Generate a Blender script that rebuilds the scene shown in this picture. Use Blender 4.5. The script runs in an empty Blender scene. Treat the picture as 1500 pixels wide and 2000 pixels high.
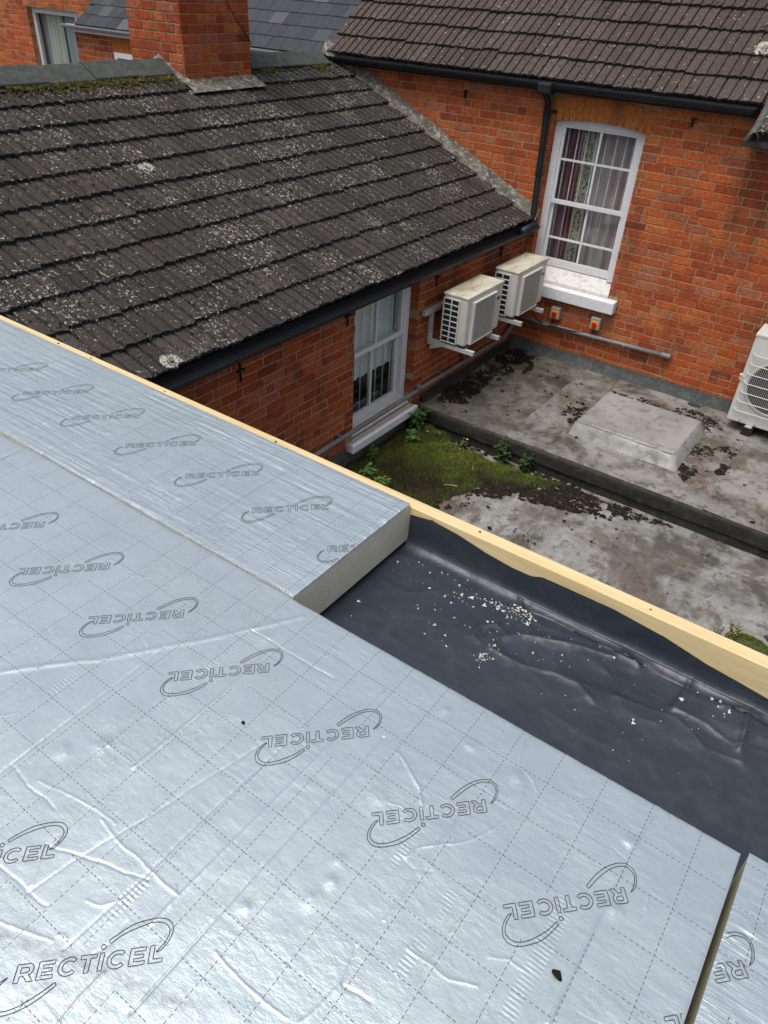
import bpy, math, random
import numpy as np
from mathutils import Matrix, Vector
random.seed(7); RNG = np.random.default_rng(7)
SC = bpy.context.scene
COL = SC.collection

# ------------------------------------------------------------------ camera, sky, sun, exposure
CAMPOS = (3.665, -8.100, 2.452)
RT, DN, FW = ((0.8108240, 0.5832255, 0.0491160), (0.3762593, -0.4551281, -0.8070238), (-0.4483227, 0.6728347, -0.5884728))
cam = bpy.data.cameras.new('camera'); cam.sensor_fit = 'VERTICAL'; cam.sensor_height = 36.0
cam.lens = 1438.225 / 2000 * 36.0; cam.clip_start = 0.05; cam.clip_end = 3000
co = bpy.data.objects.new('camera', cam); COL.objects.link(co)
# RT, DN, FW are the camera's right, down and forward axes in world coordinates (rows of world -> camera)
m3 = Matrix((RT, DN, FW))
M = Matrix.Identity(4)
for r in range(3):
    M[r][0] = m3[0][r]; M[r][1] = -m3[1][r]; M[r][2] = -m3[2][r]; M[r][3] = CAMPOS[r]
co.matrix_world = M
SC.camera = co

SUN_EL, SUN_AZ = math.radians(67), math.radians(195)     # azimuth measured clockwise from +Y
wd = bpy.data.worlds.new('World'); SC.world = wd; wd.use_nodes = True
wn, wl = wd.node_tree.nodes, wd.node_tree.links
bg = wn['Background']; sky = wn.new('ShaderNodeTexSky'); sky.sky_type = 'NISHITA'; sky.sun_disc = False
sky.sun_elevation = SUN_EL; sky.sun_rotation = SUN_AZ; sky.air_density = 1.0; sky.dust_density = 4.0; sky.ozone_density = 1.0
hs = wn.new('ShaderNodeHueSaturation'); hs.inputs['Saturation'].default_value = 0.5
wl.new(sky.outputs[0], hs.inputs['Color']); wl.new(hs.outputs[0], bg.inputs['Color']); bg.inputs['Strength'].default_value = 0.115
sl = bpy.data.lights.new('sun', 'SUN'); sl.energy = 1.5; sl.angle = math.radians(35); sl.color = (1.0, 0.97, 0.92)
so = bpy.data.objects.new('sun', sl); COL.objects.link(so)
sd = Vector((math.sin(SUN_AZ) * math.cos(SUN_EL), math.cos(SUN_AZ) * math.cos(SUN_EL), math.sin(SUN_EL)))
so.rotation_euler = sd.to_track_quat('Z', 'Y').to_euler(); so.location = (0, -10, 30)
SC.view_settings.view_transform = 'Standard'; SC.view_settings.look = 'None'
SC.view_settings.gamma = 1.0; SC.view_settings.use_curve_mapping = False
SC.view_settings.exposure = 0.42
SC.render.engine = 'CYCLES'
try:
    SC.cycles.use_denoising = True; SC.cycles.denoiser = 'OPENIMAGEDENOISE'
except Exception: pass
SC.cycles.max_bounces = 6; SC.cycles.glossy_bounces = 3; SC.cycles.transparent_max_bounces = 8
SC.cycles.caustics_reflective = False; SC.cycles.caustics_refractive = False

# ------------------------------------------------------------------ helpers
def tag(o, label=None, cat=None, group=None, kind=None):
    if label: o['label'] = label
    if cat: o['category'] = cat
    if group: o['group'] = group
    if kind: o['kind'] = kind
    return o
def empty(name, loc=(0, 0, 0), parent=None):
    o = bpy.data.objects.new(name, None); COL.objects.link(o); o.location = loc; o.empty_display_size = 0.1
    if parent: o.parent = parent
    return o
class MB:
    """collects faces; verts in world (or local) metres; per-face tint stored as a point attribute"""
    def __init__(s): s.v = []; s.f = []; s.t = []; s.mi = []; s.cm = 0
    def add(s, vs, fs, tint=0.0):
        b = len(s.v); s.v.extend(vs); s.t.extend([tint] * len(vs))
        s.f.extend([tuple(b + i for i in f) for f in fs]); s.mi.extend([s.cm] * len(fs)); return s
    def box(s, x0, x1, y0, y1, z0, z1, tint=0.0):
        return s.add([(x0, y0, z0), (x1, y0, z0), (x1, y1, z0), (x0, y1, z0), (x0, y0, z1), (x1, y0, z1), (x1, y1, z1), (x0, y1, z1)],
              [(3, 2, 1, 0), (4, 5, 6, 7), (0, 1, 5, 4), (1, 2, 6, 5), (2, 3, 7, 6), (3, 0, 4, 7)], tint)
    def prism(s, poly, axis, a, b, tint=0.0):
        """poly: 2D points extruded along axis 0/1/2 from a to b"""
        def P(p, t):
            return ((t, p[0], p[1]), (p[0], t, p[1]), (p[0], p[1], t))[axis]
        n = len(poly); vs = [P(p, a) for p in poly] + [P(p, b) for p in poly]
        fs = [tuple(range(n)), tuple(range(2 * n - 1, n - 1, -1))] + [(i, i + n, (i + 1) % n + n, (i + 1) % n) for i in range(n)]
        return s.add(vs, fs, tint)
    def tube(s, pts, r, n=10, tint=0.0, caps=True):
        pts = [Vector(p) for p in pts]; rr = r if isinstance(r, (list, tuple)) else [r] * len(pts)
        vs = []; prev = None
        for i, p in enumerate(pts):
            d = (pts[min(i + 1, len(pts) - 1)] - pts[max(i - 1, 0)]).normalized()
            if prev is None:
                up = Vector((0, 0, 1)) if abs(d.z) < 0.9 else Vector((1, 0, 0)); a = d.cross(up).normalized()
            else: a = (prev - d * prev.dot(d)).normalized()
            prev = a; b = d.cross(a)
            vs += [tuple(p + (a * math.cos(2 * math.pi * k / n) + b * math.sin(2 * math.pi * k / n)) * rr[i]) for k in range(n)]
        fs = [(i * n + k, i * n + (k + 1) % n, (i + 1) * n + (k + 1) % n, (i + 1) * n + k) for i in range(len(pts) - 1) for k in range(n)]
        if caps: fs += [tuple(range(n - 1, -1, -1)), tuple((len(pts) - 1) * n + k for k in range(n))]
        return s.add(vs, fs, tint)
    def sweep(s, prof, axis, a, b, closed=False, tint=0.0):
        """open profile swept straight (gutters)"""
        def P(p, t): return ((t, p[0], p[1]), (p[0], t, p[1]), (p[0], p[1], t))[axis]
        n = len(prof); vs = [P(p, a) for p in prof] + [P(p, b) for p in prof]
        fs = [(i, i + 1, i + 1 + n, i + n) for i in range(n - 1)]
        if closed: fs.append((n - 1, 0, n, 2 * n - 1))
        return s.add(vs, fs, tint)
    def mesh(s, name, mat):
        me = bpy.data.meshes.new(name); me.from_pydata(s.v, [], s.f)
        for m in (mat if isinstance(mat, (list, tuple)) else [mat]): me.materials.append(m)
        if any(s.mi): me.polygons.foreach_set('material_index', s.mi)
        if any(t != 0.0 for t in s.t):
            at = me.attributes.new('tint', 'FLOAT', 'POINT'); at.data.foreach_set('value', s.t)
        me.update(); return me
    def build(s, name, mat, parent=None, smooth=False, bevel=0.0, seg=2, fix=True):
        me = s.mesh(name, mat)
        o = bpy.data.objects.new(name, me); COL.objects.link(o)
        if parent: o.parent = parent; o.matrix_parent_inverse = parent_inv(parent)
        if fix: normals_out(me)
        if smooth: me.polygons.foreach_set('use_smooth', [True] * len(me.polygons))
        if bevel > 0:
            b = o.modifiers.new('bevel', 'BEVEL'); b.width = bevel; b.segments = seg; b.limit_method = 'ANGLE'; b.angle_limit = math.radians(40)
        return o
def world_of(o):
    m = Matrix.LocRotScale(o.location, o.rotation_euler, o.scale)
    return world_of(o.parent) @ o.matrix_parent_inverse @ m if o.parent else m
def parent_inv(p): return world_of(p).inverted()
def normals_out(me):
    import bmesh
    bm = bmesh.new(); bm.from_mesh(me); bmesh.ops.recalc_face_normals(bm, faces=bm.faces); bm.to_mesh(me); bm.free()
def link_copy(me, name, parent, mw):
    o = bpy.data.objects.new(name, me); COL.objects.link(o); o.parent = parent
    o.matrix_parent_inverse = parent_inv(parent) if parent else Matrix.Identity(4)
    o.matrix_basis = mw; return o
def grid_mesh(name, X, Y, Z, mat, parent=None, smooth=True, attr=None):
    ny, nx = X.shape; me = bpy.data.meshes.new(name)
    v = np.stack([X, Y, Z], -1).reshape(-1, 3).astype(np.float32)
    i = np.arange(ny * nx).reshape(ny, nx)
    q = np.stack([i[:-1, :-1], i[:-1, 1:], i[1:, 1:], i[1:, :-1]], -1).reshape(-1, 4)
    me.vertices.add(len(v)); me.vertices.foreach_set('co', v.ravel())
    me.loops.add(q.size); me.loops.foreach_set('vertex_index', q.ravel().astype(np.int32))
    me.polygons.add(len(q)); me.polygons.foreach_set('loop_start', np.arange(0, q.size, 4, dtype=np.int32))
    me.polygons.foreach_set('loop_total', np.full(len(q), 4, dtype=np.int32))
    me.polygons.foreach_set('use_smooth', np.full(len(q), smooth))
    me.materials.append(mat); me.update(calc_edges=True); me.validate()
    o = bpy.data.objects.new(name, me); COL.objects.link(o)
    if parent: o.parent = parent; o.matrix_parent_inverse = parent_inv(parent)
    return o
def tri_mesh(name, v, f, mat, parent=None, smooth=False, tint=None):
    """v (n,3), f (m,k) numpy"""
    me = bpy.data.meshes.new(name); k = f.shape[1]
    me.vertices.add(len(v)); me.vertices.foreach_set('co', np.asarray(v, np.float32).ravel())
    me.loops.add(f.size); me.loops.foreach_set('vertex_index', f.ravel().astype(np.int32))
    me.polygons.add(len(f)); me.polygons.foreach_set('loop_start', np.arange(0, f.size, k, dtype=np.int32))
    me.polygons.foreach_set('loop_total', np.full(len(f), k, dtype=np.int32))
    me.polygons.foreach_set('use_smooth', np.full(len(f), smooth))
    if tint is not None:
        at = me.attributes.new('tint', 'FLOAT', 'POINT'); at.data.foreach_set('value', np.asarray(tint, np.float32))
    me.materials.append(mat); me.update(calc_edges=True); me.validate()
    o = bpy.data.objects.new(name, me); COL.objects.link(o)
    if parent: o.parent = parent; o.matrix_parent_inverse = parent_inv(parent)
    return o
def hsh(i, j, s):
    n = (i.astype(np.int64) * 374761393 + j.astype(np.int64) * 668265263 + s * 974634777) & 0x7fffffff
    n = ((n ^ (n >> 13)) * 1274126177) & 0x7fffffff
    return ((n ^ (n >> 16)) & 0xffff) / 65535.0
def vnoise(x, y, s=0):
    i = np.floor(x); j = np.floor(y); u = x - i; v = y - j; u = u * u * (3 - 2 * u); v = v * v * (3 - 2 * v)
    a, b, c, d = hsh(i, j, s), hsh(i + 1, j, s), hsh(i, j + 1, s), hsh(i + 1, j + 1, s)
    return (a * (1 - u) + b * u) * (1 - v) + (c * (1 - u) + d * u) * v
def fbm(x, y, s=0, o=4):
    r = 0; a = 0.5
    for k in range(o): r = r + a * vnoise(x * 2 ** k, y * 2 ** k, s + k); a *= 0.5
    return r
def seg_dist(X, Y, pl):
    d = np.full(X.shape, 1e9)
    for (ax, ay), (bx, by) in zip(pl, pl[1:]):
        vx, vy = bx - ax, by - ay; L = vx * vx + vy * vy + 1e-12
        t = np.clip(((X - ax) * vx + (Y - ay) * vy) / L, 0, 1)
        d = np.minimum(d, np.hypot(X - ax - t * vx, Y - ay - t * vy))
    return d

# ------------------------------------------------------------------ shader helpers
class T:
    def __init__(s, name):
        s.m = bpy.data.materials.new(name); s.m.use_nodes = True; s.nt = s.m.node_tree
        s.b = s.nt.nodes['Principled BSDF']; s._p = None
    def n(s, typ, ins=None, **kw):
        d = s.nt.nodes.new('ShaderNode' + typ)
        for k, v in kw.items(): setattr(d, k, v)
        for k, v in (ins or {}).items(): s.set(d.inputs[k], v)
        return d
    def set(s, sock, v):
        if hasattr(v, 'links') or isinstance(v, bpy.types.NodeSocket): s.nt.links.new(v, sock)
        else:
            if isinstance(v, tuple) and len(v) == 3 and sock.type == 'RGBA': v = (*v, 1)
            sock.default_value = v
    def pos(s):
        if s._p is None: s._p = s.n('NewGeometry').outputs['Position']
        return s._p
    def sep(s, v=None): return s.n('SeparateXYZ', {0: v or s.pos()}).outputs
    def mapv(s, scale, rot=(0, 0, 0), loc=(0, 0, 0), v=None):
        return s.n('Mapping', {'Vector': v or s.pos(), 'Scale': scale, 'Rotation': rot, 'Location': loc}).outputs[0]
    def noise(s, sc, det=4, rough=0.55, v=None, dist=0.0, col=False):
        d = s.n('TexNoise', {'Vector': v or s.pos(), 'Scale': sc, 'Detail': det, 'Roughness': rough, 'Distortion': dist})
        return d.outputs['Color' if col else 'Fac']
    def vor(s, sc, v=None, out='Distance', feature='F1', rnd=1.0):
        return s.n('TexVoronoi', {'Vector': v or s.pos(), 'Scale': sc, 'Randomness': rnd}, feature=feature).outputs[out]
    def ramp(s, f, st, interp='LINEAR'):
        d = s.n('ValToRGB', {0: f}); e = d.color_ramp.elements; d.color_ramp.interpolation = interp
        while len(e) > len(st): e.remove(e[-1])
        while len(e) < len(st): e.new(0.5)
        for k, (p, c) in zip(e, st):
            k.position = p; k.color = (c, c, c, 1) if isinstance(c, (int, float)) else (*c, 1)
        return d.outputs[0]
    def mix(s, f, a, b, bt='MIX'):
        d = s.n('Mix', data_type='RGBA', blend_type=bt); d.clamp_factor = True
        s.set(d.inputs[0], f); s.set(d.inputs[6], a); s.set(d.inputs[7], b); return d.outputs[2]
    def math(s, op, a, b=0.0, c=None, clamp=False):
        d = s.n('Math', operation=op, use_clamp=clamp); s.set(d.inputs[0], a); s.set(d.inputs[1], b)
        if c is not None: s.set(d.inputs[2], c)
        return d.outputs[0]
    def bump(s, h, st=0.5, dist=0.01, nrm=None):
        i = {'Height': h, 'Strength': st, 'Distance': dist}
        if nrm is not None: i['Normal'] = nrm
        return s.n('Bump', i).outputs[0]
    def rnd(s):
        """fract(object random + tint attribute)"""
        a = s.n('Attribute', attribute_name='tint').outputs['Fac']; o = s.n('ObjectInfo').outputs['Random']
        return s.math('FRACT', s.math('ADD', a, o))
    def out(s, col=None, rough=None, metal=None, nrm=None, spec=None, **kw):
        if col is not None: s.set(s.b.inputs['Base Color'], col)
        if rough is not None: s.set(s.b.inputs['Roughness'], rough)
        if metal is not None: s.set(s.b.inputs['Metallic'], metal)
        if nrm is not None: s.set(s.b.inputs['Normal'], nrm)
        if spec is not None: s.set(s.b.inputs['Specular IOR Level'], spec)
        for k, v in kw.items(): s.set(s.b.inputs[k.replace('_', ' ')], v)
        return s.m

# ------------------------------------------------------------------ materials
MT = {}
def m_brick(name, cols, dark=0.5):
    t = T(name); r = t.rnd()
    base = t.ramp(r, cols)
    a = t.noise(38, 5, 0.6); b = t.noise(9, 4, 0.6)
    c = t.mix(t.ramp(a, [(0.36, 0.0), (0.60, 1.0)]), t.mix(1.0, base, (0.62, 0.52, 0.50), 'MULTIPLY'), base)
    c = t.mix(t.ramp(b, [(0.56, 0.0), (0.74, 0.35)]), c, (0.52, 0.19, 0.10))            # weathered pale bloom
    blot = t.noise(120, 3, 0.6)
    c = t.mix(t.ramp(blot, [(0.63, 0.0), (0.72, 0.75)]), c, (0.055, 0.030, 0.022))        # burnt flecks
    soot = t.noise(2.1, 5, 0.7)
    c = t.mix(t.ramp(soot, [(0.48, 0.0), (0.75, dark)]), c, (0.085, 0.035, 0.022))
    run = t.noise(3.2, 5, 0.65, v=t.mapv((1.3, 1.3, 0.22), loc=(2, 5, 0)))
    c = t.mix(t.ramp(run, [(0.52, 0.0), (0.68, 0.5)]), c, (0.075, 0.04, 0.028))            # sooty runs down the wall
    smear = t.math('MULTIPLY', t.ramp(t.noise(5, 4, 0.6, v=t.mapv((1, 1, 1), loc=(1, 9, 3))), [(0.60, 0.0), (0.66, 0.55)]), t.ramp(t.noise(90, 3, 0.7), [(0.42, 0.0), (0.6, 1.0)]))
    c = t.mix(smear, c, (0.36, 0.26, 0.17))                                               # old mortar smeared over the faces
    h = t.math('ADD', t.noise(60, 6, 0.7), t.math('MULTIPLY', t.noise(220, 3, 0.6), 0.4))
    return t.out(c, 0.9, nrm=t.bump(h, 0.9, 0.008), spec=0.25)
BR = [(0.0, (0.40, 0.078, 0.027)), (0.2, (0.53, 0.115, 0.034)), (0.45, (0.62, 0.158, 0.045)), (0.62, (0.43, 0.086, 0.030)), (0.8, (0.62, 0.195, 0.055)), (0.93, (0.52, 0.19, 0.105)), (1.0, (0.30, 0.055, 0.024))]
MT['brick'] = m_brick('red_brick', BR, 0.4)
MT['brick_L'] = m_brick('red_brick_darker', [(p, tuple(x * k for x, k in zip(c, (0.80, 0.74, 0.74)))) for p, c in BR[:5]] + [(0.95, (0.42, 0.13, 0.08)), (1.0, (0.24, 0.04, 0.018))], 0.4)  # same red brick ramp scaled darker and slightly redder
MT['brick_arch'] = m_brick('rubbed_orange_brick', [(0, (0.52, 0.165, 0.035)), (0.5, (0.60, 0.20, 0.045)), (1, (0.48, 0.15, 0.036))], 0.25)
def m_mortar():
    t = T('lime_mortar'); a = t.noise(25, 5); b = t.noise(180, 3)
    c = t.ramp(a, [(0.3, (0.26, 0.185, 0.105)), (0.7, (0.40, 0.31, 0.19))]); c = t.mix(t.ramp(b, [(0.58, 0), (0.78, 0.5)]), c, (0.20, 0.15, 0.10))
    return t.out(c, 0.95, nrm=t.bump(b, 0.6, 0.004), spec=0.2)
MT['mortar'] = m_mortar()
def m_tile(name, c0, c1, c2, lich, lsize, moss):
    t = T(name); r = t.rnd(); p = t.pos()
    base = t.ramp(r, [(0.0, tuple(x * 0.72 for x in c0)), (0.3, c0), (0.6, c1), (0.85, c2), (1.0, tuple(x * 1.35 for x in c1))])
    # streaks run down the slope: stretched noise is built from world position
    st = t.noise(30, 5, 0.65)
    c = t.mix(t.ramp(st, [(0.35, 0.0), (0.65, 0.75)]), base, tuple(x * 0.5 for x in c1))
    grain = t.noise(260, 3, 0.7); c = t.mix(t.ramp(grain, [(0.45, 0.0), (0.75, 0.5)]), c, tuple(min(1, x * 2.2) for x in c1))
    patch = t.noise(2.2, 4, 0.6)
    # crust lichen: ragged flecks gathered in patches, plus a few larger pale rosettes
    lq = t.ramp(patch, [(0.36, 0.0), (0.66, 0.085 * lich)])
    fl = t.math('ADD', t.noise(lsize, 3, 0.62, dist=0.4), lq); sp = t.ramp(fl, [(0.668, 0.0), (0.69, 1.0)])
    c = t.mix(t.math('MULTIPLY', sp, 0.8), c, t.mix(t.noise(20, 2), (0.62, 0.60, 0.52), (0.40, 0.36, 0.30)))
    v2 = t.vor(lsize * 0.055, wv_ := t.n('VectorMath', {0: p, 1: t.n('VectorMath', {0: t.noise(24, 3, col=True), 3: 0.07}, operation='SCALE').outputs[0]}, operation='ADD').outputs[0])
    ring = t.math('MULTIPLY', t.ramp(v2, [(0.05, 0.35), (0.10, 1.0), (0.16, 1.0), (0.17, 0.0)]), t.math('GREATER_THAN', t.vor(lsize * 0.055, wv_, out='Color'), 0.70))
    ring = t.math('MULTIPLY', ring, t.ramp(t.noise(90, 3, 0.7), [(0.44, 0.0), (0.52, 1.0)]))
    c = t.mix(t.math('MULTIPLY', ring, 0.85), c, (0.60, 0.58, 0.50))
    mo = t.ramp(t.math('ADD', t.noise(lsize * 0.62, 3, 0.6, v=t.mapv((1, 1, 1), loc=(3, 1, 4)), dist=0.3), t.math('MULTIPLY', patch, 0.06)), [(0.655 + 0.04 * (1 - moss), 0.0), (0.675 + 0.04 * (1 - moss), 1.0)])
    c = t.mix(mo, c, (0.012, 0.010, 0.008))
    pk_ = t.ramp(t.noise(7, 3, 0.6, v=t.mapv((1, 1, 1), loc=(8, 2, 6))), [(0.66, 0.0), (0.72, 0.55)]); c = t.mix(pk_, c, (0.17, 0.115, 0.095))
    gr = t.ramp(t.noise(1.7, 5, 0.7, v=t.mapv((1, 1, 1), loc=(9, 4, 2))), [(0.60, 0.0), (0.72, 0.55 * moss)])
    c = t.mix(gr, c, (0.05, 0.048, 0.018))
    h = t.math('ADD', t.math('MULTIPLY', grain, 0.5), t.math('MULTIPLY', sp, 0.8)); h = t.math('ADD', h, t.math('MULTIPLY', mo, 1.2)); h = t.math('ADD', h, st)
    return t.out(c, 0.92, nrm=t.bump(h, 0.8, 0.005), spec=0.2)
MT['tile_L'] = m_tile('weathered_concrete_tile', (0.044, 0.038, 0.035), (0.060, 0.052, 0.048), (0.051, 0.045, 0.042), 1.25, 42, 1.0)
MT['tile_M'] = m_tile('brown_concrete_tile', (0.070, 0.054, 0.047), (0.086, 0.067, 0.058), (0.066, 0.055, 0.050), 0.35, 34, 0.35)
def m_simple(name, col, rough=0.5, metal=0.0, var=0.25, sc=12, bump=0.15, bs=80, spec=0.5, dirt=None, dirtamt=0.5):
    t = T(name); a = t.noise(sc, 5, 0.6)
    c = t.mix(t.ramp(a, [(0.35, 0.0), (0.7, 1.0)]), tuple(x * (1 - var) for x in col), col)
    if dirt:
        d = t.noise(sc * 2.3, 6, 0.7, v=t.mapv((1, 1, 1), loc=(5, 3, 1))); c = t.mix(t.ramp(d, [(0.5, 0.0), (0.7, dirtamt)]), c, dirt)
    return t.out(c, rough, metal, nrm=t.bump(t.noise(bs, 4, 0.6), bump, 0.004), spec=spec)
MT['black_pvc'] = m_simple('black_plastic_gutter', (0.010, 0.012, 0.016), 0.5, var=0.3, dirt=(0.03, 0.03, 0.028), dirtamt=0.5, spec=0.35)
MT['grey_pvc'] = m_simple('grey_plastic_pipe', (0.20, 0.20, 0.205), 0.5, dirt=(0.10, 0.095, 0.09))
MT['white'] = m_simple('white_gloss_paint', (0.80, 0.805, 0.82), 0.4, var=0.08, dirt=(0.40, 0.38, 0.34), dirtamt=0.35)
MT['white_peel'] = m_simple('flaking_white_paint', (0.72, 0.71, 0.68), 0.7, var=0.08, sc=7, bump=0.35, bs=40, dirt=(0.30, 0.25, 0.18), dirtamt=0.6)
MT['room'] = m_simple('dark_room', (0.03, 0.026, 0.026), 0.9)
MT['dark'] = m_simple('dark_fins', (0.022, 0.028, 0.042), 0.45, metal=0.3)
MT['galv'] = m_simple('painted_steel_bracket', (0.64, 0.64, 0.63), 0.5, 0.1, dirt=(0.30, 0.26, 0.21), dirtamt=0.4)
MT['cement'] = m_simple('lichened_mortar', (0.17, 0.155, 0.125), 0.95, var=0.55, sc=9, bump=1.0, bs=60, dirt=(0.48, 0.47, 0.40), dirtamt=0.85)
MT['render'] = m_simple('grey_render', (0.14, 0.135, 0.13), 0.95, var=0.5, sc=7, bump=0.7, bs=40, dirt=(0.05, 0.05, 0.045), dirtamt=0.6)
MT['ridge'] = m_simple('grey_ridge_tile', (0.072, 0.082, 0.076), 0.9, var=0.35, sc=9, bump=0.6, dirt=(0.15, 0.15, 0.125), dirtamt=0.5, spec=0.25)
MT['slate'] = None
MT['red'] = m_simple('red_plastic', (0.55, 0.012, 0.012), 0.35, var=0.05)
MT['yellow'] = m_simple('yellow_plastic', (0.75, 0.42, 0.02), 0.4, var=0.05)
MT['boxgrey'] = m_simple('grey_switch_box', (0.30, 0.30, 0.30), 0.5, var=0.1)
MT['olive'] = m_simple('dark_fan_recess', (0.05, 0.048, 0.03), 0.7)
MT['ac'] = m_simple('ivory_sheet_metal', (0.60, 0.585, 0.53), 0.45, var=0.07, dirt=(0.38, 0.34, 0.26), dirtamt=0.25)
MT['ac_w'] = m_simple('white_sheet_metal', (0.66, 0.66, 0.62), 0.45, var=0.07, dirt=(0.42, 0.39, 0.33), dirtamt=0.2)
def m_actop():
    t = T('stained_ivory_lid'); a = t.noise(7, 5, 0.65, v=t.mapv((1.6, 0.5, 1)), dist=0.6); b = t.noise(24, 4, 0.6)
    c = t.ramp(a, [(0.36, (0.60, 0.58, 0.50)), (0.52, (0.52, 0.48, 0.36)), (0.68, (0.33, 0.27, 0.15))]); c = t.mix(t.ramp(b, [(0.55, 0), (0.75, 0.4)]), c, (0.62, 0.60, 0.52))
    return t.out(c, 0.6)
MT['ac_top'] = m_actop()
def m_slate():
    t = T('blue_grey_slate'); r = t.rnd(); a = t.noise(16, 5, 0.65)
    c = t.ramp(r, [(0, (0.034, 0.038, 0.047)), (0.5, (0.046, 0.051, 0.061)), (0.9, (0.040, 0.044, 0.053)), (1.0, (0.12, 0.12, 0.13))])
    c = t.mix(t.ramp(a, [(0.5, 0), (0.75, 0.4)]), c, (0.09, 0.094, 0.10))
    return t.out(c, 0.75, nrm=t.bump(a, 0.4, 0.006), spec=0.25)
MT['slate'] = m_slate()
def m_lead(name, dark, light, warm, seed, tide=1.0):
    t = T(name); p = t.mapv((1, 1, 1), loc=(seed, seed * 0.37, 0))
    a = t.noise(1.7, 7, 0.68, v=p, dist=0.25); b = t.noise(9, 6, 0.7, v=p, dist=0.2)
    c = t.ramp(a, [(0.37, dark), (0.47, tuple((x + 1.6 * y) / 2.6 for x, y in zip(dark, light))), (0.56, light)])
    w = t.noise(1.6, 5, 0.65, v=t.mapv((1.5, 1, 1), loc=(seed + 7, 3, 0)), dist=0.3)
    c = t.mix(t.ramp(w, [(0.52, 0), (0.58, 0.75)]), c, warm)
    c = t.mix(t.ramp(b, [(0.38, 0.6), (0.46, 0.0)]), c, tuple(x * 0.6 for x in dark))
    ln = t.ramp(t.noise(2.4, 3, 0.5, v=t.mapv((1, 1, 1), loc=(seed + 1, 8, 0)), dist=0.4), [(0.44, 0.0), (0.5, 0.28), (0.508, 0.0)])
    c = t.mix(t.math('MULTIPLY', ln, tide), c, (0.055, 0.045, 0.038))                                             # tide marks
    h = t.math('ADD', t.noise(5, 4, 0.6, v=p), t.math('MULTIPLY', t.noise(70, 4, 0.6), 0.12))
    return t.out(c, t.ramp(a, [(0.3, 0.75), (0.6, 0.5)]), 0.15, nrm=t.bump(h, 0.5, 0.02), spec=0.4)
MT['lead'] = m_lead('weathered_lead', (0.072, 0.06, 0.045), (0.31, 0.30, 0.28), (0.125, 0.10, 0.07), 0)
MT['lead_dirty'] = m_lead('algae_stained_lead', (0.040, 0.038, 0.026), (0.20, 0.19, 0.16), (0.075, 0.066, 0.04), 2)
MT['lead2'] = m_lead('weathered_lead_lower', (0.10, 0.09, 0.078), (0.35, 0.345, 0.33), (0.135, 0.11, 0.088), 4)
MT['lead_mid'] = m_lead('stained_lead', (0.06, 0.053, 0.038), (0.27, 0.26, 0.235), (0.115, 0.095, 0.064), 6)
MT['lead_box'] = m_lead('dressed_lead', (0.26, 0.252, 0.236), (0.36, 0.355, 0.34), (0.28, 0.268, 0.245), 11, 0.0)
MT['flash'] = m_simple('felt_flashing', (0.080, 0.090, 0.086), 0.85, var=0.4, sc=9, bump=0.6, dirt=(0.18, 0.19, 0.18), dirtamt=0.5)
MT['kerb'] = m_simple('dark_felt_kerb', (0.042, 0.040, 0.034), 0.9, var=0.5, sc=6, bump=0.6, dirt=(0.10, 0.09, 0.06), dirtamt=0.6)
def m_timber():
    t = T('new_pine'); a = t.noise(3.0, 5, 0.6, v=t.mapv((0.5, 14, 14)), dist=0.6); f = t.noise(9, 4, 0.65, v=t.mapv((0.6, 34, 34)), dist=0.3)
    c = t.ramp(a, [(0.3, (0.60, 0.44, 0.20)), (0.5, (0.72, 0.57, 0.31)), (0.75, (0.76, 0.62, 0.37))])
    c = t.mix(t.ramp(f, [(0.48, 0), (0.70, 0.55)]), c, (0.50, 0.35, 0.15))
    k = t.vor(1.5, t.mapv((1, 2.2, 2.2), loc=(0.27, 0.1, 0.3))); c = t.mix(t.ramp(k, [(0.014, 0.95), (0.035, 0.3), (0.10, 0.0)]), c, (0.20, 0.09, 0.025))
    return t.out(c, 0.6, nrm=t.bump(f, 0.25, 0.002), spec=0.35)
MT['timber'] = m_timber()
def m_foam():
    t = T('insulation_foam'); a = t.noise(14, 5, 0.6); s = t.noise(6, 5, 0.7, v=t.mapv((1, 1.2, 2.6), loc=(2, 2, 2)), dist=1.5); g = t.noise(400, 2)
    c = t.ramp(a, [(0.3, (0.60, 0.57, 0.46)), (0.7, (0.66, 0.63, 0.52))]); c = t.mix(t.ramp(s, [(0.60, 0), (0.72, 0.5)]), c, (0.30, 0.25, 0.16))
    sw = t.n('TexWave', {'Vector': t.pos(), 'Scale': 22, 'Distortion': 9, 'Detail': 3}, wave_type='RINGS').outputs['Fac']
    return t.out(c, 0.85, nrm=t.bump(t.math('ADD', g, t.math('MULTIPLY', sw, 0.6)), 0.3, 0.003), spec=0.25)
MT['foam'] = m_foam()
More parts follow.
